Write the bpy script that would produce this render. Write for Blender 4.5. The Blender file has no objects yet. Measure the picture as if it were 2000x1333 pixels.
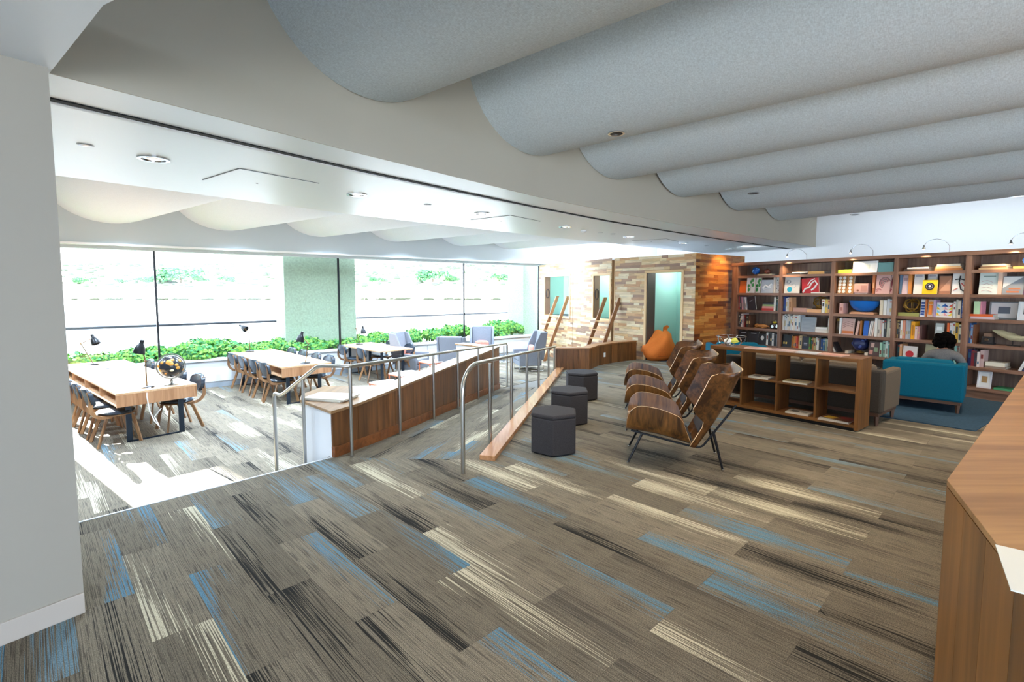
import bpy, bmesh, math, random
from mathutils import Vector, Matrix, Quaternion
random.seed(7)
sc = bpy.context.scene
COL = sc.collection
pi = math.pi
def lin(c):
    def f(x): return x/12.92 if x <= .04045 else ((x+.055)/1.055)**2.4
    if isinstance(c, str): c = tuple(int(c[i:i+2], 16)/255 for i in (0, 2, 4))
    return tuple(f(x) for x in c)
# ------------------------------------------------------------------ camera
cam = bpy.data.cameras.new('camera'); co = bpy.data.objects.new('camera', cam); COL.objects.link(co)
cam.sensor_width = 36; cam.lens = 17.496; cam.shift_y = -.01325; cam.clip_start = .05; cam.clip_end = 600
co.location = (0, 0, 1.75); co.rotation_euler = (pi/2-math.atan(74/972), 0, 0)
sc.camera = co
# ------------------------------------------------------------------ world, sun, exposure
wd = bpy.data.worlds.new('sky'); sc.world = wd; wd.use_nodes = True
bg = wd.node_tree.nodes['Background']; bg.inputs[0].default_value = (*lin('d6e8ff'), 1); bg.inputs[1].default_value = 9.0
sun = bpy.data.lights.new('sun', 'SUN'); sun.energy = 90; sun.angle = math.radians(.15); sun.color = (1, .98, .96)
so = bpy.data.objects.new('sun', sun); COL.objects.link(so)
so.rotation_euler = Vector((.79, -.61, -math.tan(math.radians(22)))).to_track_quat('-Z', 'Y').to_euler()
sc.view_settings.view_transform = 'Standard'; sc.view_settings.look = 'None'
sc.view_settings.gamma = 1; sc.view_settings.use_curve_mapping = False
sc.view_settings.exposure = 0.28
LAMP_E = 78.
sc.cycles.use_denoising = True
sc.cycles.max_bounces = 8; sc.cycles.diffuse_bounces = 5; sc.cycles.glossy_bounces = 3
sc.cycles.transparent_max_bounces = 10; sc.cycles.caustics_reflective = False; sc.cycles.caustics_refractive = False
sc.cycles.sample_clamp_indirect = 6
# ------------------------------------------------------------------ materials
def nt(name):
    m = bpy.data.materials.new(name); m.use_nodes = True
    t = m.node_tree; b = t.nodes['Principled BSDF']; return m, t, b
def N(t, typ, **k):
    n = t.nodes.new(typ)
    for a, v in k.items():
        if a.startswith('i_'):
            key = a[2:]; n.inputs[int(key) if key.isdigit() else key].default_value = v
        else: setattr(n, a, v)
    return n
def mix(t, a, b, f, mode='MIX'):
    n = t.nodes.new('ShaderNodeMix'); n.data_type = 'RGBA'; n.blend_type = mode
    for s, v in ((6, a), (7, b), (0, f)):
        if hasattr(v, 'links'): t.links.new(v, n.inputs[s])
        else: n.inputs[s].default_value = (*v, 1) if isinstance(v, tuple) and len(v) == 3 else v
    return n.outputs[2]
def plain(name, c, rough=.6, metal=0, bump=0, bs=80, var=0, spec=None):
    m, t, b = nt(name); b.inputs['Base Color'].default_value = (*lin(c), 1)
    b.inputs['Roughness'].default_value = rough; b.inputs['Metallic'].default_value = metal
    if spec is not None: b.inputs['Specular IOR Level'].default_value = spec
    if bump or var:
        tc = N(t, 'ShaderNodeTexCoord'); no = N(t, 'ShaderNodeTexNoise', i_Scale=bs, i_Detail=3.)
        t.links.new(tc.outputs['Object'], no.inputs['Vector'])
        if bump:
            bp = N(t, 'ShaderNodeBump', i_Strength=bump, i_Distance=.01); t.links.new(no.outputs[0], bp.inputs['Height']); t.links.new(bp.outputs[0], b.inputs['Normal'])
        if var:
            l = lin(c); t.links.new(mix(t, tuple(x*(1-var) for x in l), tuple(min(1, x*(1+var)) for x in l), no.outputs[0]), b.inputs['Base Color'])
    return m
def wood(name, c1, c2, axis=0, sc_=1., rough=.42, rnd=.25, knots=0):
    """grain along the local axis given; every object gets its own offset and tone"""
    m, t, b = nt(name); b.inputs['Roughness'].default_value = rough
    tc = N(t, 'ShaderNodeTexCoord'); oi = N(t, 'ShaderNodeObjectInfo')
    ad = N(t, 'ShaderNodeVectorMath', operation='ADD'); ml = N(t, 'ShaderNodeVectorMath', operation='SCALE', i_Scale=37.)
    cb = N(t, 'ShaderNodeCombineXYZ'); [t.links.new(oi.outputs['Random'], cb.inputs[i]) for i in range(3)]
    t.links.new(cb.outputs[0], ml.inputs[0]); t.links.new(tc.outputs['Object'], ad.inputs[0]); t.links.new(ml.outputs[0], ad.inputs[1])
    s = [22*sc_]*3; s[axis] = 1.3*sc_
    mp = N(t, 'ShaderNodeMapping'); mp.inputs['Scale'].default_value = s; t.links.new(ad.outputs[0], mp.inputs[0])
    n1 = N(t, 'ShaderNodeTexNoise', i_Scale=1., i_Detail=5., i_Roughness=.6, i_Distortion=.8); t.links.new(mp.outputs[0], n1.inputs['Vector'])
    s2 = [4*sc_]*3; s2[axis] = .35*sc_
    mp2 = N(t, 'ShaderNodeMapping'); mp2.inputs['Scale'].default_value = s2; t.links.new(ad.outputs[0], mp2.inputs[0])
    n2 = N(t, 'ShaderNodeTexNoise', i_Scale=1.4, i_Detail=3., i_Distortion=1.2); t.links.new(mp2.outputs[0], n2.inputs['Vector'])
    av = N(t, 'ShaderNodeMath', operation='ADD'); t.links.new(n1.outputs[0], av.inputs[0]); t.links.new(n2.outputs[0], av.inputs[1])
    mr = N(t, 'ShaderNodeMapRange'); mr.inputs[1].default_value = .78; mr.inputs[2].default_value = 1.22; t.links.new(av.outputs[0], mr.inputs[0])
    c = mix(t, lin(c1), lin(c2), mr.outputs[0])
    hv = N(t, 'ShaderNodeHueSaturation'); mv = N(t, 'ShaderNodeMapRange'); mv.inputs[3].default_value = 1-rnd; mv.inputs[4].default_value = 1+rnd
    t.links.new(oi.outputs['Random'], mv.inputs[0]); t.links.new(mv.outputs[0], hv.inputs['Value']); t.links.new(c, hv.inputs['Color'])
    t.links.new(hv.outputs[0], b.inputs['Base Color']); return m
def tinted(name, kind):
    """colour from the mesh's own 'tint' attribute; UV runs in metres along each piece"""
    m, t, b = nt(name); at = N(t, 'ShaderNodeAttribute', attribute_name='tint'); uv = N(t, 'ShaderNodeUVMap')
    if kind == 'wood':
        mp = N(t, 'ShaderNodeMapping'); mp.inputs['Scale'].default_value = (2.2, 26, 1); t.links.new(uv.outputs[0], mp.inputs[0])
        n1 = N(t, 'ShaderNodeTexNoise', i_Scale=1., i_Detail=5., i_Distortion=1.6); t.links.new(mp.outputs[0], n1.inputs['Vector'])
        r = N(t, 'ShaderNodeMapRange'); r.inputs[1].default_value = .3; r.inputs[2].default_value = .7; r.inputs[3].default_value = .62; r.inputs[4].default_value = 1.12
        t.links.new(n1.outputs[0], r.inputs[0]); cc = N(t, 'ShaderNodeCombineColor'); [t.links.new(r.outputs[0], cc.inputs[i]) for i in range(3)]
        t.links.new(mix(t, at.outputs['Color'], cc.outputs[0], 1., 'MULTIPLY'), b.inputs['Base Color']); b.inputs['Roughness'].default_value = .45
    return m
def carpet_mat(name, base, dk):
    """tufted planks: UV x = across (0..1), y = along (0..1) plus a per-tile offset carried by 'seed'; 'tint' = accent, alpha = where it sits"""
    m, t, b = nt(name); b.inputs['Roughness'].default_value = .95; b.inputs['Specular IOR Level'].default_value = .15
    at = N(t, 'ShaderNodeAttribute', attribute_name='tint'); sd = N(t, 'ShaderNodeAttribute', attribute_name='seed')
    uv = N(t, 'ShaderNodeUVMap'); sx = N(t, 'ShaderNodeSeparateXYZ'); t.links.new(uv.outputs[0], sx.inputs[0])
    ss = N(t, 'ShaderNodeSeparateXYZ'); t.links.new(sd.outputs['Vector'], ss.inputs[0])
    L = t.links.new
    def M(op, a, c, d=None, cl=False):
        n = N(t, 'ShaderNodeMath', operation=op, use_clamp=cl)
        for i, v in enumerate((a, c, d)):
            if v is None: continue
            if hasattr(v, 'links'): L(v, n.inputs[i])
            else: n.inputs[i].default_value = v
        return n.outputs[0]
    def noise(fu, fv, off, det=0., rough=.5):
        cb = N(t, 'ShaderNodeCombineXYZ'); L(M('MULTIPLY_ADD', sx.outputs[0], fu, M('MULTIPLY', ss.outputs[0], 91.)), cb.inputs[0])
        L(M('MULTIPLY_ADD', sx.outputs[1], fv, M('MULTIPLY', ss.outputs[0], 57.+off)), cb.inputs[1])
        n = N(t, 'ShaderNodeTexNoise', i_Scale=1., i_Detail=det, i_Roughness=rough); n.noise_dimensions = '2D'; L(cb.outputs[0], n.inputs['Vector']); return n.outputs[0]
    # distance from the accent side (seed.y = side 0/1, seed.z = end 0/1)
    du = M('ABSOLUTE', M('SUBTRACT', sx.outputs[0], ss.outputs[1]), 0)
    dv = M('ABSOLUTE', M('SUBTRACT', sx.outputs[1], ss.outputs[2]), 0)
    reach = M('SUBTRACT', .98, M('ADD', M('MULTIPLY', du, 1.5), M('MULTIPLY', dv, .75)))
    line = noise(46, 1.6, 3.)           # which yarn line
    line2 = noise(60, 5.0, 11.)
    a1 = M('MULTIPLY', M('SUBTRACT', M('ADD', reach, M('MULTIPLY', M('SUBTRACT', line, .5), 2.2)), .52), 7., cl=True)
    a2 = M('MULTIPLY', M('SUBTRACT', line2, .60), 16., cl=True)
    grain = noise(62, 230, 5., 2., .75)
    rows = noise(44, 1.2, 29., 1.)
    g = N(t, 'ShaderNodeMapRange'); g.inputs[1].default_value = .32; g.inputs[2].default_value = .68; g.inputs[3].default_value = .5; g.inputs[4].default_value = 1.5; L(grain, g.inputs[0])
    r = N(t, 'ShaderNodeMapRange'); r.inputs[1].default_value = .3; r.inputs[2].default_value = .7; r.inputs[3].default_value = .86; r.inputs[4].default_value = 1.1; L(rows, r.inputs[0])
    ribs = M('MULTIPLY_ADD', M('SINE', M('MULTIPLY', sx.outputs[0], 6.2832*34), 0), .09, 1.)
    rr_t = M('MULTIPLY', r.outputs[0], ribs)
    tone = M('MULTIPLY', rr_t, M('MULTIPLY_ADD', ss.outputs[0], .38, .80))
    cc = N(t, 'ShaderNodeCombineColor'); [L(tone, cc.inputs[i]) for i in range(3)]
    c0 = mix(t, lin(base), cc.outputs[0], 1., 'MULTIPLY')
    c1 = mix(t, c0, lin(dk), M('MULTIPLY', a2, .55))
    c2 = mix(t, c1, at.outputs['Color'], M('MULTIPLY', a1, at.outputs['Alpha']))
    cg = N(t, 'ShaderNodeCombineColor'); [L(g.outputs[0], cg.inputs[i]) for i in range(3)]
    L(mix(t, c2, cg.outputs[0], 1., 'MULTIPLY'), b.inputs['Base Color'])
    bp = N(t, 'ShaderNodeBump', i_Strength=.35, i_Distance=.004); L(grain, bp.inputs['Height']); L(bp.outputs[0], b.inputs['Normal'])
    return m
def fabric(name, c, sc_=260, amt=.25, rough=.9):
    m, t, b = nt(name); b.inputs['Roughness'].default_value = rough; b.inputs['Specular IOR Level'].default_value = .2
    tc = N(t, 'ShaderNodeTexCoord'); l = lin(c)
    a = N(t, 'ShaderNodeMapping'); a.inputs['Scale'].default_value = (sc_, sc_*.25, sc_); t.links.new(tc.outputs['Object'], a.inputs[0])
    d = N(t, 'ShaderNodeMapping'); d.inputs['Scale'].default_value = (sc_*.25, sc_, sc_*.4); t.links.new(tc.outputs['Object'], d.inputs[0])
    n1 = N(t, 'ShaderNodeTexNoise', i_Scale=1., i_Detail=1.); n2 = N(t, 'ShaderNodeTexNoise', i_Scale=1., i_Detail=1.)
    t.links.new(a.outputs[0], n1.inputs['Vector']); t.links.new(d.outputs[0], n2.inputs['Vector'])
    av = N(t, 'ShaderNodeMath', operation='ADD'); t.links.new(n1.outputs[0], av.inputs[0]); t.links.new(n2.outputs[0], av.inputs[1])
    r = N(t, 'ShaderNodeMapRange'); r.inputs[1].default_value = .7; r.inputs[2].default_value = 1.3; t.links.new(av.outputs[0], r.inputs[0])
    t.links.new(mix(t, tuple(x*(1-amt) for x in l), tuple(min(1, x*(1+amt)) for x in l), r.outputs[0]), b.inputs['Base Color']); return m
def glass_mat(name, tintc, refl=.08):
    m = bpy.data.materials.new(name); m.use_nodes = True; t = m.node_tree; t.nodes.clear()
    o = N(t, 'ShaderNodeOutputMaterial'); tr = N(t, 'ShaderNodeBsdfTransparent'); gl = N(t, 'ShaderNodeBsdfGlossy', i_Roughness=.02)
    tr.inputs[0].default_value = (*tintc, 1); mx = N(t, 'ShaderNodeMixShader'); mx.inputs[0].default_value = refl
    t.links.new(tr.outputs[0], mx.inputs[1]); t.links.new(gl.outputs[0], mx.inputs[2]); t.links.new(mx.outputs[0], o.inputs[0]); return m
def emis(name, c, s):
    m, t, b = nt(name); b.inputs['Base Color'].default_value = (*lin(c), 1); b.inputs['Emission Color'].default_value = (*lin(c), 1); b.inputs['Emission Strength'].default_value = s; return m
PL = {}
def pc(c, rough=.55):
    k = (c, rough)
    if k not in PL: PL[k] = plain('paint_'+c, c, rough)
    return PL[k]
M_pier = plain('pier_paint', '9d968a', .7, bump=.03, bs=300)
M_wall = plain('wall_paint', 'b2ab9b', .7, bump=.03, bs=300)
M_white = plain('white_paint', 'e4e7ea', .55)
M_soffit = plain('soffit_paint', 'eceff1', .38)
M_barrel = fabric('ceiling_fabric', 'd3dde2', 160, .13)
M_carpet = carpet_mat('carpet', '7b7263', '35332f')
M_sub = plain('subfloor', '6a665f', .95)
M_walV = wood('walnut_vertical', '56361d', '87572f', 2, 1., .4, .3)
M_walX = wood('walnut_long', '6b4528', '99683e', 0, 1., .4, .1)
M_topX = wood('worktop_wood', '8a5f3c', 'b5855a', 0, .9, .33, .06)
M_shelf = wood('bookshelf_wood', '6a4836', '95705a', 0, 1., .42, .08)
M_shelfV = wood('bookshelf_wood_upright', '6a4836', '95705a', 2, 1., .42, .08)
M_shback = wood('bookshelf_back', '6a5348', '8f7a6a', 2, .9, .5, .12)
M_cube = wood('cube_shelf_wood', '5c3a1c', '85582c', 0, 1.2, .4, .06)
M_cubeV = wood('cube_shelf_wood_upright', '5c3a1c', '85582c', 2, 1.2, .4, .06)
M_ply = wood('bent_plywood', '3c230e', '8a5c2c', 2, 1.1, .3, .1)
M_plyB = wood('bent_plywood_back', '351e0d', '7a4e26', 0, 1.1, .3, .1)
M_edge = plain('ply_edge', 'd9b98c', .5)
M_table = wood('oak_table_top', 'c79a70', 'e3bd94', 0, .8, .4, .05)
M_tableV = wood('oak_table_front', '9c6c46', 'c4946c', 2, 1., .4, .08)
M_chairwood = wood('chair_plywood', '765236', 'a57c54', 2, 1.3, .4, .1)
M_leather = plain('black_leather', '323b45', .26, bump=.1, bs=120)
M_darkfab = fabric('charcoal_fabric', '3d3a3b', 300, .22)
M_greyfab = fabric('grey_fabric', '83868e', 260, .14)
M_teal = fabric('teal_fabric', '045a70', 260, .12)
M_taupe = fabric('taupe_fabric', '685b4c', 260, .12)
M_blackm = plain('black_metal', '15171b', .35, .3)
M_bluem = plain('dark_painted_steel', '202c3a', .4, .4)
M_steel = plain('brushed_steel', 'b8b5ae', .3, 1.)
M_chrome = plain('chrome', 'd8dade', .12, 1.)
M_brass = plain('brass', 'c49a4a', .35, .55)
M_blk = plain('black_void', '07090c', .8)
M_page = plain('book_pages', 'd9d2c0', .8)
M_nook = plain('nook_paint', 'a9dad6', .8)
M_orangef = fabric('orange_canvas', 'e07a35', 200, .1)
M_glass = glass_mat('window_glass', (.97, .99, .985), .018)
M_block = tinted('wood_block', 'wood')
M_leaf = plain('leaf', '80b450', .7, spec=.2)
M_leaf2 = plain('leaf_dark', '488c50', .7, spec=.2)
# ------------------------------------------------------------------ mesh builder
class MB:
    def __init__(s): s.v = []; s.f = []; s.uv = None
    def add(s, vs, fs, M=None):
        n = len(s.v)
        if M is not None: vs = [tuple(M @ Vector(p)) for p in vs]
        s.v += [tuple(p) for p in vs]; s.f += [tuple(i+n for i in f) for f in fs]; return s
    def box(s, a, b, M=None):
        x0, y0, z0 = a; x1, y1, z1 = b
        return s.add([(x0,y0,z0),(x1,y0,z0),(x1,y1,z0),(x0,y1,z0),(x0,y0,z1),(x1,y0,z1),(x1,y1,z1),(x0,y1,z1)],
            [(0,3,2,1),(4,5,6,7),(0,1,5,4),(1,2,6,5),(2,3,7,6),(3,0,4,7)], M)
    def prism(s, poly, z0, z1, M=None):
        """z0/z1 may be lists (one height per corner)"""
        n = len(poly); a = z0 if isinstance(z0, (list, tuple)) else [z0]*n; b = z1 if isinstance(z1, (list, tuple)) else [z1]*n
        ar = sum(poly[i][0]*poly[(i+1)%n][1]-poly[(i+1)%n][0]*poly[i][1] for i in range(n))
        if ar < 0: poly = poly[::-1]; a = a[::-1]; b = b[::-1]
        vs = [(p[0], p[1], a[i]) for i, p in enumerate(poly)]+[(p[0], p[1], b[i]) for i, p in enumerate(poly)]
        return s.add(vs, [tuple(range(n))[::-1], tuple(range(n, 2*n))]+[(i, (i+1)%n, n+(i+1)%n, n+i) for i in range(n)], M)
    def tube(s, pts, r, n=8, closed=False, M=None, flat=None):
        """round tube; r may be a list; flat=(w,h) makes a rectangular strip (h across the up side)"""
        P = [Vector(p) for p in pts]; m = len(P); vs = []; up = Vector((0, 0, 1))
        rr = r if isinstance(r, (list, tuple)) else [r]*m
        T = []
        for i in range(m):
            a = P[(i-1) % m] if closed or i else P[0]; b = P[(i+1) % m] if closed or i < m-1 else P[-1]
            d = b-a; T.append(d.normalized() if d.length > 1e-9 else Vector((0, 0, 1)))
        ref = up if abs(T[0].dot(up)) < .9 else Vector((1, 0, 0))
        u = (ref-T[0]*ref.dot(T[0])).normalized()
        for i in range(m):
            u = (u-T[i]*u.dot(T[i])); u = u.normalized() if u.length > 1e-6 else T[i].orthogonal().normalized()
            w = T[i].cross(u)
            if flat:
                k = rr[i]; vs += [P[i]+u*(y*flat[1]/2*k)+w*(x*flat[0]/2*k) for x, y in ((-1,-1),(1,-1),(1,1),(-1,1))]
            else: vs += [P[i]+(u*math.cos(2*pi*k/n)+w*math.sin(2*pi*k/n))*rr[i] for k in range(n)]
        q = 4 if flat else n; fs = []
        for i in range(m if closed else m-1):
            j = (i+1) % m
            for k in range(q): fs.append((i*q+k, i*q+(k+1) % q, j*q+(k+1) % q, j*q+k))
        if not closed: fs += [tuple(range(q))[::-1], tuple(range((m-1)*q, m*q))]
        return s.add(vs, fs, M)
    def lathe(s, prof, c=(0, 0, 0), n=16, M=None):
        vs = [(c[0]+r*math.cos(2*pi*k/n), c[1]+r*math.sin(2*pi*k/n), c[2]+z) for r, z in prof for k in range(n)]
        m = len(prof); fs = [(i*n+k, i*n+(k+1) % n, (i+1)*n+(k+1) % n, (i+1)*n+k) for i in range(m-1) for k in range(n)]
        fs += [tuple(range(n))[::-1], tuple(range((m-1)*n, m*n))]
        return s.add(vs, fs, M)
    def ell(s, c, r, n=14, m=9, M=None, k=1.):
        pr = []
        for i in range(1, m):
            a = pi*i/m-pi/2; pr.append((abs(math.cos(a))**k, math.copysign(abs(math.sin(a))**k, math.sin(a))))
        A = Matrix.Translation(c) @ Matrix.Diagonal((r[0], r[1], r[2], 1))
        return s.lathe([(.001, -1)]+pr+[(.001, 1)], n=n, M=(M @ A) if M is not None else A)
    def sheet(s, grid, th, M=None):
        """grid[i][j] of points; gives a sheet of thickness th centred on it"""
        R = len(grid); C = len(grid[0]); G = [[Vector(p) for p in r] for r in grid]; top = []; bot = []
        for i in range(R):
            for j in range(C):
                a = G[min(i+1, R-1)][j]-G[max(i-1, 0)][j]; b = G[i][min(j+1, C-1)]-G[i][max(j-1, 0)]
                n = a.cross(b); n = n.normalized() if n.length > 1e-9 else Vector((0, 0, 1))
                top.append(G[i][j]+n*th/2); bot.append(G[i][j]-n*th/2)
        o = R*C; ix = lambda i, j: i*C+j; fs = []
        for i in range(R-1):
            for j in range(C-1):
                fs.append((ix(i,j), ix(i+1,j), ix(i+1,j+1), ix(i,j+1))); fs.append((o+ix(i,j), o+ix(i,j+1), o+ix(i+1,j+1), o+ix(i+1,j)))
        for j in range(C-1): fs += [(ix(0,j), ix(0,j+1), o+ix(0,j+1), o+ix(0,j)), (ix(R-1,j+1), ix(R-1,j), o+ix(R-1,j), o+ix(R-1,j+1))]
        for i in range(R-1): fs += [(ix(i+1,0), ix(i,0), o+ix(i,0), o+ix(i+1,0)), (ix(i,C-1), ix(i+1,C-1), o+ix(i+1,C-1), o+ix(i,C-1))]
        return s.add(top+bot, fs, M)
    def mesh(s, name):
        me = bpy.data.meshes.new(name); me.from_pydata(s.v, [], s.f); me.update(); return me
def shade(me, ang=35):
    me.polygons.foreach_set('use_smooth', [True]*len(me.polygons))
    try: me.set_sharp_from_angle(angle=math.radians(ang))
    except Exception: pass
def put(name, me, mat, parent=None, loc=None, rz=0., smooth=0, bev=0, **p):
    if isinstance(me, MB): me = me.mesh(name)
    if not me.materials: me.materials.append(mat)
    o = bpy.data.objects.new(name, me); COL.objects.link(o)
    if parent is not None: o.parent = parent
    if loc is not None: o.location = loc
    o.rotation_euler[2] = rz
    if smooth: shade(me, smooth)
    if bev:
        b = o.modifiers.new('bevel', 'BEVEL'); b.width = bev; b.segments = 2; b.limit_method = 'ANGLE'
    for k, v in p.items(): o[k] = v
    return o
def thing(name, label, cat, loc=(0, 0, 0), rz=0., group=None):
    o = bpy.data.objects.new(name, None); COL.objects.link(o); o.location = loc; o.rotation_euler[2] = rz; o.empty_display_size = .1
    o['label'] = label; o['category'] = cat
    if group: o['group'] = group
    return o
def dup(root, loc, rz, label, group=None):
    def cp(o, par):
        c = o.copy(); COL.objects.link(c); c.parent = par
        for ch in KIDS.get(o.name, []): cp(ch, c)
        return c
    KIDS = {}
    for o in COL.objects:
        if o.parent: KIDS.setdefault(o.parent.name, []).append(o)
    r = cp(root, None); r.location = loc; r.rotation_euler[2] = rz; r['label'] = label
    if group: r['group'] = group
    return r
def struct(name, mb, mat, **k):
    o = put(name, mb, mat, **k)
    if o.parent is None: o['kind'] = 'structure'
    return o
def rotz(a): return Matrix.Rotation(a, 4, 'Z')
def XY(o, u, a): return (o[0]+u[0]*a, o[1]+u[1]*a)
def arcpts(c, r, a0, a1, n, plane='xz', y=0):
    return [(c[0]+r*math.cos(a0+(a1-a0)*i/n), y, c[1]+r*math.sin(a0+(a1-a0)*i/n)) for i in range(n+1)]
ORD = ['first', 'second', 'third', 'fourth', 'fifth', 'sixth', 'seventh', 'eighth', 'ninth', 'tenth', 'eleventh', 'twelfth', 'thirteenth', 'fourteenth', 'fifteenth', 'sixteenth', 'seventeenth', 'eighteenth', 'nineteenth', 'twentieth', 'twenty-first', 'twenty-second', 'twenty-third', 'twenty-fourth']
LOW = -.46
# ================================================================== STRUCTURE
# ---- floors
upper = [(-5, 1.77), (-1.87, 5.08), (-.335, 5.01), (.924, 10.59), (.96, 10.86), (1.69, 10.88), (2.02, 11.5), (3.12, 12.42), (2.62, 13.2), (5, 15), (8.2, 13.7), (11.2, 9.7), (11.2, -5), (-5, -5)]
fl = struct('floor', MB().prism(upper, -.7, -.008), M_sub)
fl2 = struct('floor.001', MB().box((-14, 2, -.75), (6.5, 20, LOW-.008)), M_sub)
struct('trim_1', MB().prism([(-5, 1.77), (-1.87, 5.08), (-1.885, 5.095), (-5.015, 1.785)], -.16, .004), pc('c9ccd2'))
for k in (1, 2):
    a, b = .3*(k-1), .3*k; n = (-.727, .687)
    struct('stair_step', MB().prism([(-5+n[0]*a, 1.77+n[1]*a), (-1.9+n[0]*a, 5.05+n[1]*a), (-1.9+n[0]*b, 5.05+n[1]*b), (-5+n[0]*b, 1.77+n[1]*b)], LOW, -.153*k), pc('8b9097', .9), label='carpeted step going down to the window side')
def inside(p, poly):
    c = False; n = len(poly); j = n-1
    for i in range(n):
        if (poly[i][1] > p[1]) != (poly[j][1] > p[1]) and p[0] < (poly[j][0]-poly[i][0])*(p[1]-poly[i][1])/(poly[j][1]-poly[i][1])+poly[i][0]: c = not c
        j = i
    return c
def clip(poly, reg):
    """Sutherland-Hodgman against a convex region"""
    ar = sum(reg[i][0]*reg[(i+1)%len(reg)][1]-reg[(i+1)%len(reg)][0]*reg[i][1] for i in range(len(reg)))
    if ar < 0: reg = reg[::-1]
    out = poly
    for i in range(len(reg)):
        a, b = reg[i], reg[(i+1) % len(reg)]; inp = out; out = []
        f = lambda p: (b[0]-a[0])*(p[1]-a[1])-(b[1]-a[1])*(p[0]-a[0])
        for k in range(len(inp)):
            p, q = inp[k-1], inp[k]; fp, fq = f(p), f(q)
            if (fp < 0) != (fq < 0): t = fp/(fp-fq); out.append((p[0]+(q[0]-p[0])*t, p[1]+(q[1]-p[1])*t))
            if fq >= 0: out.append(q)
        if not out: return []
    return out
LO = Vector((.696, -.718)); CR = Vector((.718, .696))
PITCH, TL = .2637, 1.118
ACC = {'k': ((.014, .014, .014), .95), 'b': (lin('54839b'), .8), 'c': (lin('cbc3aa'), .85), 'p': (lin('6f6a60'), .35), 'B': (lin('6b90a2'), .65), 'd': (lin('4a453f'), .7)}
# planks picked out in the photograph: (row, step): (accent, side, end)
KNOWN = {(0,0):('b',0,0),(0,-1):('c',1,0),(-1,-1):('c',0,1),(-2,-1):('b',1,1),(-2,0):('k',.5,1),(-1,0):('c',1,0),(1,-1):('k',0,.6),(1,-2):('B',0,1),(1,0):('k',.4,0),
 (2,-1):('k',0,.3),(2,0):('b',1,.2),(2,1):('k',0,0),(3,-1):('k',.2,1),(3,0):('k',0,.7),(3,1):('b',1,0),(3,-2):('B',.6,1),(4,-1):('B',.5,.5),(4,0):('b',1,1),(4,1):('c',.7,0),(4,-2):('k',.7,0),
 (5,0):('c',.2,0),(5,-1):('k',.2,.8),(5,1):('d',.5,0),(5,-2):('B',.3,.4),(6,0):('b',1,.3),(6,1):('b',1,1),(6,2):('c',0,0),(6,-1):('c',.3,.3),(7,-1):('k',.4,.9),(7,0):('p',0,0),(7,1):('d',1,.4),(8,0):('b',.5,.2),(8,1):('k',0,.2),
 (9,-1):('c',.5,.6),(9,0):('p',1,0),(9,1):('b',.2,.2),(10,0):('c',.4,.1),(10,1):('c',.9,.4),(10,2):('k',.5,.2),(11,0):('p',0,1),(7,2):('k',.6,.5),(8,-1):('k',.3,.4),(11,1):('b',.6,.5),(12,0):('B',.5,.2),(12,1):('c',.5,.2),(-3,0):('k',.5,.5),(-3,-1):('B',.8,.8),(-4,0):('b',1,.4),
 (13,1):('c',.6,.5),(14,0):('d',.5,.5),(14,1):('k',.3,.5),(15,1):('c',.4,.3)}
def tile_mesh(polys):
    """polys: list of (poly, uvf, tint, alpha, seed, z(function))"""
    vs = []; fs = []; U = []; T = []; S = []
    for poly, uvf, tint, al, seed, zf in polys:
        ar = sum(poly[i][0]*poly[(i+1)%len(poly)][1]-poly[(i+1)%len(poly)][0]*poly[i][1] for i in range(len(poly)))
        if ar < 0: poly = poly[::-1]
        n = len(poly); o = len(vs)
        vs += [(p[0], p[1], zf(p)) for p in poly]+[(p[0], p[1], zf(p)-.0075) for p in poly]
        F = [tuple(range(o, o+n))]+[(o+n+i, o+n+(i+1) % n, o+(i+1) % n, o+i) for i in range(n)]
        fs += F
        for f in F:
            for k in f: U.append(uvf(poly[(k-o) % n])); T.append((*tint, al)); S.append(seed)
    me = bpy.data.meshes.new('carpet_tile'); me.from_pydata(vs, [], fs); me.update()
    uv = me.uv_layers.new(name='UVMap'); uv.data.foreach_set('uv', [c for x in U for c in x])
    a = me.color_attributes.new('tint', 'FLOAT_COLOR', 'CORNER'); a.data.foreach_set('color', [c for x in T for c in x])
    b = me.attributes.new('seed', 'FLOAT_VECTOR', 'CORNER'); b.data.foreach_set('vector', [c for x in S for c in x])
    me.materials.append(M_carpet); return me
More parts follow.
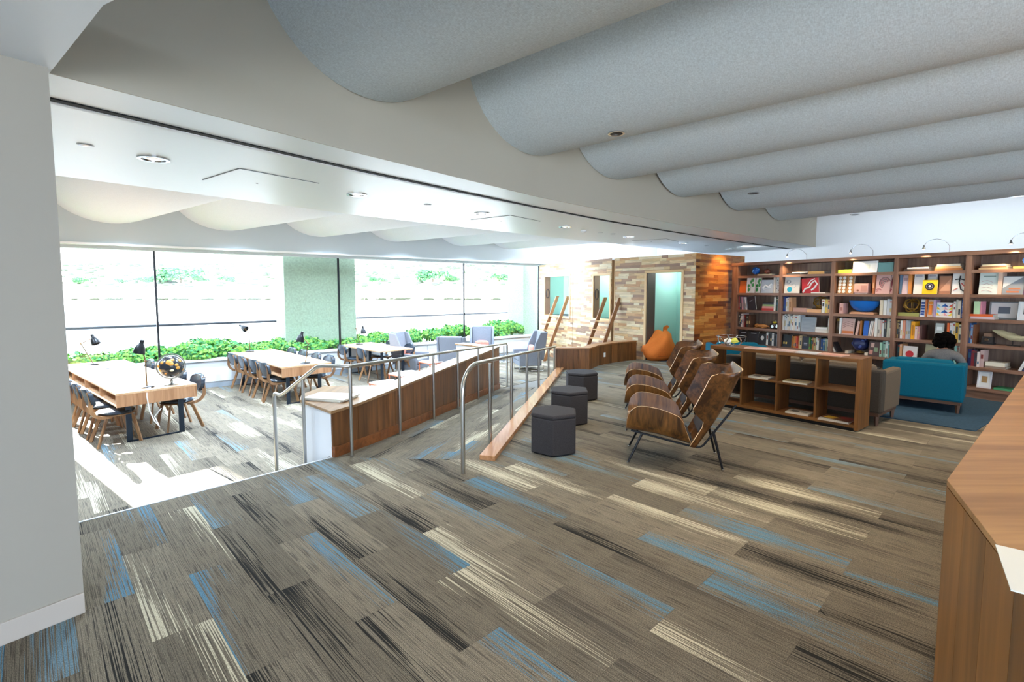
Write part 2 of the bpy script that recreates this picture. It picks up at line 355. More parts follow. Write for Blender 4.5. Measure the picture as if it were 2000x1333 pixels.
def lay(parent, region_parts, known, rng, rows, limit, zf=lambda p: 0., LOv=LO, CRv=CR, c0=.615, l0=-3.49, wts=(('k', .27), ('b', .17), ('c', .17), ('B', .1), ('p', .2), ('d', .09))):
    tiles = []
    for r in rows:
        for k in rng:
            st = l0+k*TL+(TL/2 if r % 2 else 0)
            ca, cb = c0+r*PITCH+.0006, c0+(r+1)*PITCH-.0006; la, lb = st+.0006, st+TL-.0006
            q = [LOv*l+CRv*c for l, c in ((la, ca), (lb, ca), (lb, cb), (la, cb))]
            q = [(p.x, p.y) for p in q]; cen = Vector((sum(p[0] for p in q)/4, sum(p[1] for p in q)/4))
            if (r, k) in known: a, sd, en = known[(r, k)]
            else:
                x = random.random(); a = 'p'
                for nm, w in wts:
                    if x < w: a = nm; break
                    x -= w
                sd = random.choice((0, 0, 1, 1, .5)); en = random.choice((0, 1, .5, .2))
            seed = (random.random(), sd, en)
            for reg in region_parts:
                pl = clip(q, reg)
                if len(pl) < 3: continue
                A = abs(sum(pl[i][0]*pl[(i+1)%len(pl)][1]-pl[(i+1)%len(pl)][0]*pl[i][1] for i in range(len(pl))))/2
                if A < .0015: continue
                uvf = lambda p, la=la, ca=ca: ((Vector(p).dot(CRv)-ca)/PITCH, (Vector(p).dot(LOv)-la)/TL)
                tiles.append((Vector((cen.x, cen.y)), (pl, uvf, ACC[a][0], ACC[a][1], seed, zf), A))
    # in front of the lens first
    def near(t):
        c = t[0]; vis = c.y > .6 and abs(c.x) < 1.1*c.y+.6
        return (0 if vis else 1, -t[2]/max(.3, c.length)**3*1.)
    tiles.sort(key=near)
    for t in tiles[:limit]:
        o = bpy.data.objects.new('carpet_tile', tile_mesh([t[1]])); COL.objects.link(o); o.parent = parent
    if len(tiles) > limit:
        o = bpy.data.objects.new('carpet_tiles', tile_mesh([t[1] for t in tiles[limit:]])); COL.objects.link(o); o.parent = parent; o['kind'] = 'stuff'
up_parts = [[(-4.9, 1.87), (-1.87, 5.08), (-.335, 5.01), (-.335, -1.), (-4.9, -1.)],
            [(-.335, -1), (-.335, 5.01), (.96, 10.75), (.96, -1)],
            [(.96, -1), (.96, 10.88), (1.69, 10.88), (1.69, -1)],
            [(1.69, -1), (1.69, 10.88), (2.02, 11.5), (3.12, 12.42), (3.3, 12.45), (4.118, 11.22), (4.118, -1)],
            [(4.118, -1), (4.118, 11.22), (5.5, 12.2), (9, 6), (9, -1)]]
lay(fl, up_parts, KNOWN, range(-9, 12), range(-14, 46), 300)
lo_parts = [[(-12.5, 7), (-2.95, 17), (.9, 18), (4.2, 14), (1.0, 10.9), (-.2, 11.25), (-.5, 10.9), (-1.9, 6.4), (-2.45, 5.5), (-5.3, 2.4), (-8, 3)]]
lo_cvx = [[(-12.5, 6), (-9.3, 9.1), (-2.45, 14.7), (-2.45, 5.5), (-5.3, 2.4), (-8, 3)], [(-2.45, 5.5), (-2.45, 14.7), (.9, 17.3), (4.2, 12.5), (2.6, 11.2), (1.95, 11.5), (1.65, 10.9), (-.2, 11.25), (-.5, 10.9), (-1.75, 6.35), (-1.9, 5.6)][::1]]
lo_cvx = [lo_cvx[0], [(-2.45, 5.6), (-2.45, 14.7), (-.6, 16.1), (-.6, 10.7), (-1.9, 5.6)], [(-.6, 10.7), (-.6, 16.1), (.9, 17.3), (3.1, 12.6), (1.7, 10.95), (-.22, 11.12)]]
lay(fl2, lo_cvx, {}, range(-16, 2), range(-14, 50), 180, zf=lambda p: LOW, wts=(('k', .3), ('b', .06), ('c', .22), ('B', .1), ('p', .32)))
# ---- ramp between the rails
R0, R1, R2, R3 = (-1.87, 5.08), (-.335, 5.01), (1.04, 11.15), (-.22, 11.12)
rz_ = lambda p: min(0., max(LOW, -.46*(p[1]-5.05)/6.05))
ramp = struct('floor.002', MB().prism([R0, R1, R2, R3], [-.6]*4, [-.01, -.01, LOW-.01, LOW-.01]), M_sub)
LR = Vector((-.235, -.972)); CRr = Vector((-.972, .235))
lay(ramp, [[R0, R1, R2, R3]], {}, range(-14, 4), range(-8, 14), 60, zf=rz_, LOv=LR, CRv=CRr, c0=0, l0=0)
# ---- window wall
W0 = Vector((-9.38, 9.118)); WU = Vector((.7802, .6255)); WN = Vector((-.6255, .7802))   # WN points outdoors
def WP(s, off=0.): p = W0+WU*s+WN*off; return (p.x, p.y)
def wbox(s0, s1, o0, o1): return [WP(s0, o0), WP(s1, o0), WP(s1, o1), WP(s0, o1)]
WL = 13.25
wl = struct('wall_window_low', MB().prism(wbox(-2.5, WL, -.02, .14), LOW, .15).prism(wbox(-2.5, WL, -.1, .2), .15, .19), M_white)
for i in range(6):
    struct('wall_panel', MB().prism(wbox(-.4+2.3*i, 1.88+2.3*i, -.045, -.02), LOW+.13, .12), M_white, parent=wl)
struct('baseboard_window', MB().prism(wbox(-2.5, WL, -.035, -.02), LOW, LOW+.1), pc('9aa3ab'))
struct('wall_window_head', MB().prism(wbox(-2.5, WL+.2, -.28, .2), 2.62, 4.15).prism(wbox(-2.5, WL+.2, -.1, .2), 2.56, 2.62), plain('bulkhead_paint', 'c6ced2', .7))
struct('trim_2', MB().prism(wbox(-2.5, WL, -.31, -.28), 2.62, 2.66), pc('f2f2f2'))
struct('wall_left_end', MB().prism(wbox(-2.5, 0, -.02, .2), LOW, 2.6), M_white)
mull = [0, 2.345, 6.246, 10.14, 13.25]
for i in range(4):
    g = struct(f'window_{i+1}', MB().prism(wbox(mull[i]+.012, mull[i+1]-.012, .04, .052), .19, 2.56), M_glass)
    struct('window_joint', MB().prism(wbox(mull[i+1]-.02, mull[i+1]+.02, .02, .07), .19, 2.56), M_blackm, parent=g)
# outside stone piers behind the glass
M_stone = plain('green_stone', '97a48f', .9, bump=.6, bs=22, var=.3)
for a, b in ((5.05, 6.91), (13.02, 15.2), (-3.5, -.55)):
    struct('wall_pier_outside', MB().prism(wbox(a, b, .6, 1.5), -.6, 3.2), M_stone)
# ---- left end wall and closing walls
struct('wall_left', MB().prism([WP(-2.5), WP(-2.5, .2), (-14, 3), (-13.8, 2.9)], LOW, 4.15), M_white)
struct('wall_left_return', MB().prism([(-14, 3), (-13.8, 2.8), (-5.2, 1.3), (-5.2, 1.5)], -.5, 4.15), M_white)
# pier beside the camera
PC = (-2.325, 2.585)
pier_poly = [PC, (-2.56, 2.26), (-4.2, .1), (-5.6, 1.3), (-4.9, 2.2), (-2.78, 3.0)]
pier = struct('wall_pier', MB().prism(pier_poly, -.5, 2.86), M_pier)
def off(p, q, d):
    v = Vector((q[0]-p[0], q[1]-p[1])).normalized(); n = Vector((-v.y, v.x))*d; return (p[0]+n.x, p[1]+n.y), (q[0]+n.x, q[1]+n.y)
a_, b_ = off(pier_poly[2], pier_poly[0], -.014)
struct('baseboard_pier', MB().prism([pier_poly[2], pier_poly[0], b_, a_], 0, .115), plain('baseboard_paint', 'b3a99d', .5), bev=.004)
# ---- beam (soffit) between the two rooms
FA = [(-2.43, 2.70), (-1.278, 4.239), (-.5, 5.2), (.313, 6.189), (1.44, 7.36), (2.576, 8.455), (4.6, 10.3), (8.083, 13.396)]
FB = [(6.3, 15.85), (5.589, 15.219), (1.133, 11.133), (-2.345, 7.705), (-4.543, 5.018), (-7.8, 1.5)]
beam = struct('ceiling_beam', MB().prism(FA+FB+[(-4.8, .2)], 2.88, 4.15), M_soffit)
# fascia skin of the upper room, matt
fas = MB()
for i in range(len(FA)-1):
    p, q = FA[i], FA[i+1]; o1, o2 = off(p, q, -.012); fas.prism([p, q, o2, o1], 2.88, 4.15)
struct('wall_fascia', fas, M_wall)
# low ceiling beside the camera
struct('ceiling_low', MB().prism([(-2.39, 2.66), (-2.53, 2.6), (-4.9, 2.2), (-5.2, .1), (-4.8, -5), (3.5, -5), (2.6, -.1), (-1.6, 2.038)], 2.86, 3.2), M_white)
struct('ceiling', MB().prism([(-14.2, 2.7), WP(-2.5, .3), WP(WL+.2, .3), (.9, 17.6), (5.3, 17.6), (8.4, 13.7), (11.6, 9.6), (11.6, -5.2), (-5.2, -5.2), (-5.3, 1.2)], 4.15, 4.3), M_white)
# slot in the soffit
SL = [(-2.716, 3.024), (-2.08, 3.9), (-1.441, 4.767), (-.55, 5.85), (.35, 6.905), (1.6, 8.28), (2.931, 9.61), (4.75, 11.3), (6.589, 12.932), (7.75, 13.93)]
s1 = MB(); s2 = MB()
for i in range(len(SL)-1):
    p, q = SL[i], SL[i+1]; a, b = off(p, q, .055); s1.prism([p, q, b, a], 2.872, 2.884)
    c, d = off(p, q, .095); s2.prism([a, b, d, c], 2.868, 2.884)
sl = struct('trim_3', s2, pc('eeeef2')); struct('track_slot', s1, M_blk, parent=sl)
# ---- far walls
struct('wall_far', MB().prism([(8.083, 13.396), (11.4, 9.19), (11.6, 9.3), (8.3, 13.6)], 0, 4.15).prism([(8.083, 13.396), (8.3, 13.6), (5.2, 17.5), (5.0, 17.3)], -.6, 4.15).prism([(.95, 17.3), (5.05, 17.3), (5.05, 17.5), (.95, 17.5)], -.6, 4.15), M_white)
struct('wall_right', MB().box((11.2, 3.2, 0), (11.4, 9.6, 4.15)).box((11.2, -5, 0), (11.4, 3.2, .5)).box((11.2, -5, 3.4), (11.4, 3.2, 4.15)).box((11.2, -2.2, .5), (11.4, 3.2, 3.4)), M_wall)
# wall behind the camera with its own large windows
wb = MB().box((-5, -5.2, 0), (11.4, -5, .35)).box((-5, -5.2, 3.5), (11.4, -5, 4.15))
for x in (-5, -1.2, 2.8, 6.8, 10.9): wb.box((x, -5.2, .35), (x+.4, -5, 3.5))
struct('wall_back', wb, M_white)
struct('wall_left_back', MB().box((-5.2, -5, -.5), (-5, 1.4, 4.15)), M_white)
# ---- barrels of the ceiling
M_vaultw = fabric('window_vault_fabric', 'eef3fb', 160, .04)
def barrel(p, ang, z, dep, hw, l0, l1, lab, i, mat=None):
    n = 22; sec = []
    for k in range(n+1):
        a = pi*k/n; sec.append((-hw*math.cos(a), z+dep-dep*math.sin(a)))
    R = rotz(-ang)   # local +y along the barrel
    gr = [[(x, y, zz) for x, zz in sec] for y in (l0, (l0+l1)/2, l1)]
    o = put('ceiling_vault', MB().sheet(gr, .015), mat or M_barrel, loc=(p[0], p[1], 0), rz=-ang, smooth=60)
    o['kind'] = 'structure'; o['label'] = lab; return o
BP = [(-1.24, 4.29, 129.6, .90), (.16, 6.01, 131.3, .98), (1.40, 7.32, 134.7, .98), (2.85, 8.70, 135.6, 1.02), (4.50, 10.20, 136.5, 1.05), (6.10, 11.62, 139.5, 1.05)]
for i, (x, y, a, hw) in enumerate(BP):
    barrel((x, y), math.radians(a), 3.35, .79, hw, .03, 11.5, f'{ORD[i]} grey fabric ceiling vault from the camera', i)
WB = [(-9.9, 9.0), (-8.21, 10.18), (-6.65, 11.38), (-5.02, 12.64), (-3.4, 13.89), (-1.70, 15.19), (-.25, 16.3)]
EB = [(-4.2, 3.2), (-3.2, 6.25), (-2.0, 7.85), (-.6, 9.1), (.7, 10.6), (2.1, 11.9), (3.5, 13.25)]
for i, (a, b) in enumerate(zip(WB, EB)):
    d = Vector((b[0]-a[0], b[1]-a[1])); ang = math.atan2(d.x, d.y)
    barrel(a, ang, 3.06, .85, .99, .0, d.length+.4, f'{ORD[i]} white ceiling vault on the window side', i, M_vaultw)
# ================================================================== WOOD-CLAD BOX
J = Vector((2.72, 13.15)); Cn = Vector((4.118, 11.212)); WD = (Cn-J).normalized()
J2 = Vector((2.64, 13.22)); L2 = Vector((.94, 17.1)); WD2 = (L2-J2).normalized(); LEN2 = (L2-J2).length
TONES = ['d9b88c', 'cfa876', 'dfc79c', 'c89b6c', 'c09062', 'b08460', 'd8c09a', 'e2d0ac', '93705a', 'c4a27a', 'dcc498', 'a07c60', 'd2b283', 'dccaa8']
OTONES = ['b56b2c', 'c77f35', 'a55d25', 'd08d42', '8a4a20', '6f3a1d', 'b97434', 'c98a48', '9e5a27', 'ad6a30', 'd69a50']
HB = 2.56
def clad(parent, org, ux, L, holes, n, tones, limit, row=.0675, dirx=1, outn=None):
    """courses of wood blocks; local face coordinates s (along), z"""
    blocks = []; nr = int(round((HB-n)/row)); rnd = random.Random(len(tones)+int(L*100))
    for r in range(nr):
        z0 = n+r*row; z1 = z0+row-.0012; s = -rnd.random()*.4
        while s < L:
            l = rnd.choice((.18, .28, .34, .45, .55, .7)); a, b = max(0, s), min(L, s+l-.0012); s += l
            segs = [(a, b)] if b-a > .01 else []
            for h0, h1, g0, g1 in holes:
                if z1 > g0+.01 and z0 < g1-.01:
                    ns = []
                    for p, q in segs:
                        if q <= h0 or p >= h1: ns.append((p, q)); continue
                        if p < h0-.01: ns.append((p, h0))
                        if q > h1+.01: ns.append((h1, q))
                    segs = ns
            for p, q in segs: blocks.append((p, q, z0, z1, rnd.choice(tones), rnd.random()*.006+.006, rnd.random()*9))
    blocks.sort(key=lambda b: -(b[1]-b[0]))
    def mk(bl, name):
        vs = []; fs = []; U = []; T = []
        for p, q, z0, z1, c, d, so_ in bl:
            o = len(vs); c3 = lin(c)
            for s_, dd in ((p, -.004), (q, -.004), (q, d), (p, d)):
                w = org+ux*s_+outn*dd; vs += [(w.x, w.y, z0), (w.x, w.y, z1)]
            for f in ((6,4,5,7), (0,6,7,1), (4,2,3,5), (7,5,3,1), (6,0,2,4)):
                fs.append(tuple(o+i for i in f))
                for i in f: U.append(((p if i in (0,1,6,7) else q)+so_, (z0 if i % 2 == 0 else z1)+so_)); T.append((*c3, 1))
        me = bpy.data.meshes.new(name); me.from_pydata(vs, [], fs); me.update()
        uv = me.uv_layers.new(name='UVMap'); uv.data.foreach_set('uv', [c for x in U for c in x])
        a = me.color_attributes.new('tint', 'FLOAT_COLOR', 'CORNER'); a.data.foreach_set('color', [c for x in T for c in x])
        me.materials.append(M_block); o = bpy.data.objects.new(name, me); COL.objects.link(o); o.parent = parent; return o
    for b in blocks[:limit]: mk([b], 'wood_block')
    if blocks[limit:]: mk(blocks[limit:], 'wood_blocks')['kind'] = 'stuff'
def facewall(org, ux, L, holes, z0, z1, nin, th=.12):
    """wall body with rectangular holes; nin points into the box"""
    mb = MB(); xs = sorted({0, L, *[h[0] for h in holes], *[h[1] for h in holes]}); zs = sorted({z0, z1, *[h[2] for h in holes], *[h[3] for h in holes]})
    for i in range(len(xs)-1):
        for j in range(len(zs)-1):
            cx, cz = (xs[i]+xs[i+1])/2, (zs[j]+zs[j+1])/2
            if any(h[0] < cx < h[1] and h[2] < cz < h[3] for h in holes): continue
            a = org+ux*xs[i]; b = org+ux*xs[i+1]; c = b+nin*th; d = a+nin*th
            mb.prism([tuple(a), tuple(b), tuple(c), tuple(d)], zs[j], zs[j+1])
    return mb
nin1 = Vector((-WD.y, WD.x)); nin1 = nin1 if nin1.dot(Vector((1, 1))) > 0 else -nin1
nin2 = Vector((-WD2.y, WD2.x)); nin2 = nin2 if nin2.dot(Vector((1, 1))) > 0 else -nin2
sd = (Vector((3.298, 12.351))-J).dot(WD); se = (Vector((3.938, 11.461))-J).dot(WD)
L1 = (Cn-J).length
h1 = [(sd, se, -.01, 2.205)]
h2 = [(.02, .9, .92, 2.18), (2.14, 3.86, .88, 2.22)]
M_sub2 = plain('reclaimed_wood_backing', '8a6a4a', .8)
nw = struct('wall_nook_front', facewall(J, WD, L1, h1, -.02, HB-.005, nin1), M_sub2)
clad(nw, J, WD, L1, h1, 0., TONES, 150, outn=-nin1)
nw2 = struct('wall_nook_left', facewall(J2, WD2, LEN2, h2, LOW-.02, HB-.005, nin2), M_sub2)
clad(nw2, J2, WD2, LEN2, h2, LOW, TONES, 120, outn=-nin2)
OD = Vector((.811, .584)).normalized()
OL = 2.0
noin = Vector((-OD.y, OD.x))
nw3 = struct('wall_nook_side', facewall(Cn+nin1*0, OD, OL, [], -.02, HB-.005, noin), M_sub2)
clad(nw3, Cn, OD, OL, [], 0., OTONES, 120, outn=-noin)
struct('trim_4', MB().prism([tuple(J-nin1*.02+WD*-.02), tuple(J+WD*.0-nin1*.02), tuple(J+nin1*.2), tuple(J+nin1*.2-WD*.02)], 0, HB), pc('e2c79c'))
struct('trim_5', MB().prism([tuple(J2+WD2*1.975-nin2*.012), tuple(J2+WD2*1.99-nin2*.012), tuple(J2+WD2*1.99), tuple(J2+WD2*1.975)], LOW, HB), pc('5f4a38'))
# roof of the box
struct('ceiling_nook', MB().prism([tuple(J), tuple(Cn), tuple(Cn+OD*OL), (4.6, 15.4), (3.4, 17.2), tuple(L2), tuple(J2)], HB-.04, HB-.006), M_white)
# nook rooms: teal lining, pale timber reveals
def nook(org, ux, nin, h, floor_z, depth, idx):
    a = org+ux*(h[0]-.25)+nin*.12; b = org+ux*(h[1]+.25)+nin*.12
    z0, z1 = floor_z, 2.45
    c = b+nin*depth; d = a+nin*depth
    P2 = [tuple(a), tuple(b), tuple(c), tuple(d)]
    mb = MB(); t = .03
    for p, q in ((a, d), (c, b), (d, c)):
        o1, o2 = off(tuple(p), tuple(q), t); mb.prism([tuple(p), tuple(q), o2, o1], z0, z1)
    mb.prism(P2, z1, z1+.03)
    rm = struct(f'wall_nook_{idx}', mb, M_nook)
    struct('floor_pad', MB().prism(P2, z0-.05, z0), pc('3a4348', .9), parent=rm)
    # reveal / frame
    fr = MB(); w = .05
    A = lambda s, o_: tuple(org+ux*s+nin*o_)
    for s0, s1 in ((h[0]-w*.2, h[0]+w), (h[1]-w, h[1]+w*.2)): fr.prism([A(s0, -.03), A(s1, -.03), A(s1, .14), A(s0, .14)], max(h[2], floor_z-.05), h[3])
    fr.prism([A(h[0]-.01, -.03), A(h[1]+.01, -.03), A(h[1]+.01, .14), A(h[0]-.01, .14)], h[3]-w, h[3]+.01)
    if h[2] > .1: fr.prism([A(h[0]-.01, -.04), A(h[1]+.01, -.04), A(h[1]+.01, .14), A(h[0]-.01, .14)], h[2]-.02, h[2]+.03)
    struct('opening_frame', fr, pc('dcb98a'), parent=rm)
    return rm
n1 = nook(J, WD, nin1, h1[0], 0., 1.5, 1)
n2 = nook(J2, WD2, nin2, h2[0], .93, 1.3, 2)
n3 = nook(J2, WD2, nin2, h2[1], .9, 1.3, 3)
# dark timber jamb linings with round portholes
jm = MB(); A = lambda s, o_: tuple(J+WD*s+nin1*o_)
jm.prism([A(sd+.05, .0), A(sd+.07, 0), A(sd+.07, .30), A(sd+.05, .30)], 0, 2.16); struct('jamb_lining', jm, pc('4a3d38'), parent=n1)
for rm, s_ in ((n2, .845), (n3, 3.80)):
    q = lambda s, o_: tuple(J2+WD2*s+nin2*o_)
    struct('jamb_lining', MB().prism([q(s_, .0), q(s_-.02, 0), q(s_-.02, .17), q(s_, .17)], .93, 2.16), pc('6f5140'), parent=rm)
    cpt = J2+WD2*(s_-.03)+nin2*.08
    R = Matrix.Translation((cpt.x, cpt.y, 1.62)) @ rotz(math.atan2(WD2.y, WD2.x)) @ Matrix.Rotation(pi/2, 4, 'Y')
    struct('porthole', MB().tube([(.14*math.cos(a*pi/10), .06*math.sin(a*pi/10), 0) for a in range(20)], .014, 6, True, M=R), pc('33282a'), parent=rm, smooth=50)
# ================================================================== LOW WALLS
# bench-height wall along the ramp
OUT = [(-1.885, 5.09), (-1.73, 5.46), (-1.50, 6.3), (-.95, 8.45), (-.30, 11.0)]
INN = [(-.52, 11.05), (-1.17, 8.5), (-1.70, 6.42), (-2.42, 6.39), (-2.5, 5.9), (-2.396, 5.615)]
rw = thing('ramp_wall', 'long low walnut-panelled wall with worktop beside the ramp', 'low wall', (-1.2, 7.5, 0))
def rel(pts, o=(-1.2, 7.5)): return [(p[0]-o[0], p[1]-o[1]) for p in pts]
CORE = OUT+INN
put('core', MB().prism(rel([(x*.985-.025, y) if 0 else (x, y) for x, y in CORE]), LOW, .465), pc('e4e6e9', .45), rw)
put('worktop', MB().prism(rel([(-1.87, 5.06), (-1.70, 5.43), (-1.47, 6.29), (-.92, 8.44), (-.26, 11.03), (-.54, 11.09), (-1.2, 8.51), (-1.73, 6.45), (-2.45, 6.42), (-2.53, 5.9), (-2.42, 5.6)]), .465, .495), wood('worktop_grain', '80603f', 'a17c55', 1, .9, .33, 0), rw, bev=.003)
def path_pt(P, d):
    for i in range(len(P)-1):
        l = math.dist(P[i], P[i+1])
        if d <= l or i == len(P)-2: t = d/l; return (P[i][0]+(P[i+1][0]-P[i][0])*t, P[i][1]+(P[i+1][1]-P[i][1])*t)
        d -= l
tot = sum(math.dist(OUT[i], OUT[i+1]) for i in range(4)); cuts = [0, .4, .82, 1.24, 1.78, 2.3, 2.85, 3.35, 3.9, 4.4, 4.9, 5.4, tot]
for i in range(len(cuts)-1):
    p, q = path_pt(OUT, cuts[i]+.003), path_pt(OUT, cuts[i+1]-.003); o1, o2 = off(p, q, -.018)
    zb = [rz_(p)+.115, rz_(q)+.115]
    put('panel', MB().prism(rel([p, q, o2, o1]), [zb[0], zb[1], zb[1], zb[0]], .462), M_walV, rw)
for i in range(0, len(cuts)-1, 2):
    p, q = path_pt(OUT, cuts[i]), path_pt(OUT, cuts[min(i+2, len(cuts)-1)]-.001); o1, o2 = off(p, q, -.042)
    z = [rz_(p), rz_(q), rz_(q), rz_(p)]
    put('skirting', MB().prism(rel([p, q, o2, o1]), [a-.01 for a in z], [a+.115 for a in z]), wood('skirt_wood', '6e4022', '94592f', 0, 1, .35, .05) if i == 0 else bpy.data.materials['skirt_wood'], rw)
put('stringer_line', MB().prism(rel([(-1.905, 5.085), (-2.38, 5.58), (-2.386, 5.576), (-1.911, 5.079)]), [.0, -.36, -.36, .0], [.012, -.348, -.348, .012]), pc('8f8f92'), rw)
# its short return at the far end
put('end_return', MB().prism(rel([(-.40, 11.0), (-1.175, 11.71), (-1.3, 11.55), (-.52, 10.85)]), LOW, .465), pc('dfe3e8', .5), rw)
put('end_return_top', MB().prism(rel([(-.36, 11.05), (-1.15, 11.75), (-1.33, 11.54), (-.5, 10.82)]), .465, .496), bpy.data.materials['worktop_grain'], rw)
# planter-like enclosure between the ramp foot and the nook wall
EO = [(.955, 10.80), (1.69, 10.80), (2.0, 11.42), (2.55, 11.98), (3.10, 12.36)]
ew = thing('enclosure_wall', 'low bent walnut wall in front of the ladders with power outlet', 'low wall', (1.7, 11, 0))
EI = [(3.0, 12.55), (2.42, 12.14), (1.83, 11.53), (1.58, 11.0), (.955, 11.0)]
r2 = lambda pts: rel(pts, (1.7, 11))
put('core', MB().prism(r2(EO+EI), LOW, .45), M_walX, ew)
put('capping', MB().prism(r2([(.95, 10.78), (1.70, 10.78), (2.02, 11.4), (2.56, 11.96), (3.11, 12.34), (2.98, 12.58), (2.4, 12.16), (1.81, 11.55), (1.57, 11.02), (.95, 11.02)]), .45, .478), wood('capping_wood', '86562f', 'a87547', 0, 1, .35, 0), ew, bev=.003)
for i in range(len(EO)-1):
    l = math.dist(EO[i], EO[i+1]); n = max(2, round(l/.26))
    for k in range(n):
        f = lambda t: (EO[i][0]+(EO[i+1][0]-EO[i][0])*t, EO[i][1]+(EO[i+1][1]-EO[i][1])*t)
        p, q = f(k/n+.004), f((k+1)/n-.004); o1, o2 = off(p, q, -.014)
        put('panel', MB().prism(r2([p, q, o2, o1]), -.005 if i else LOW, .448), M_walV, ew)
put('outlet', MB().box((-.035, -.008, -.05), (.035, 0, .05)), pc('f2f2ee'), ew, loc=(.43, .385, .25), rz=math.atan2(.56, .55), bev=.003)
# kerb board beside the ramp
put('kerb_board', MB().prism([(-.335, 5.012), (-.175, 4.966), (1.135, 10.78), (.965, 10.78)], -.01, .05), wood('kerb_wood', 'a06c44', 'c39066', 1, 1, .17, 0), bev=.004, label='long flat wooden kerb board on the floor beside the ramp', category='kerb')
# ================================================================== HANDRAILS
def bend(pts, r=.06, n=5):
    P = [Vector(p) for p in pts]; out = [P[0]]
    for i in range(1, len(P)-1):
        a = (P[i-1]-P[i]); b = (P[i+1]-P[i]); rr = min(r, a.length*.45, b.length*.45); a = P[i]+a.normalized()*rr; b = P[i]+b.normalized()*rr
        for k in range(n+1): t = k/n; out.append(a*(1-t)**2+P[i]*2*t*(1-t)+b*t*t)
    return [tuple(p) for p in out+[P[-1]]]
lr = thing('handrail', 'brushed steel handrail along the panelled wall, bending down over the stairs', 'handrail', (-1.7, 5.2, 0))
LP = [(-1.695, 5.155), (-1.423, 6.217), (-1.157, 7.255), (-.906, 8.233), (-.636, 9.291), (-.394, 10.25), (-.144, 11.2)]
f3 = lambda p, o=(-1.7, 5.2): tuple([p[0]-o[0], p[1]-o[1], p[2]])
zr = lambda y: .945-.415*(y-5.15)/6.05
rail = [(-2.80, 5.78, -.44), (-2.80, 5.78, .545), (-2.67, 5.66, .525), (-2.03, 5.17, .955), (-1.695, 5.155, .95)]+[(x, y, zr(y)) for x, y in LP[1:]]
put('rail', MB().tube([f3(p) for p in bend([rail[0], rail[1], rail[2], rail[3], rail[4], rail[-1], (rail[-1][0]+.03, rail[-1][1]+.12, rail[-1][2]-.0), (rail[-1][0]+.03, rail[-1][1]+.12, LOW)], .07)], .021, 10), M_steel, lr, smooth=50)
put('post', MB().tube([f3((-2.28, 5.36, -.3)), f3((-2.28, 5.36, .775))], .019, 10), M_steel, lr, smooth=50)
for x, y in LP[:-1]: put('post', MB().tube([f3((x, y, rz_((x, y)))), f3((x, y, zr(y)-.01))], .019, 10), M_steel, lr, smooth=50)
rr_ = thing('handrail', 'brushed steel handrail beside the wooden kerb, loop end nearest camera', 'handrail', (-.47, 4.63, 0))
RP = [(-.466, 4.632), (-.23, 5.587), (.014, 6.667), (.254, 7.73), (.499, 8.81), (.758, 9.96), (.942, 10.77)]
zq = lambda y: .955-.45*(y-5.3)/5.6
f4 = lambda p: f3(p, (-.47, 4.63))
put('rail', MB().tube([f4(p) for p in bend([(-.466, 4.632, 0), (-.466, 4.632, .90), (-.40, 4.95, 1.0), (-.25, 5.6, .95), (.758, 9.96, zq(9.96)), (.95, 10.76, zq(10.76))], .16)], .021, 10), M_steel, rr_, smooth=50)
for x, y in RP[1:]: put('post', MB().tube([f4((x-.02, y, rz_((x, y)))), f4((x-.02, y, (zq(y) if y > 5.8 else .925)-.01))], .019, 10), M_steel, rr_, smooth=50)
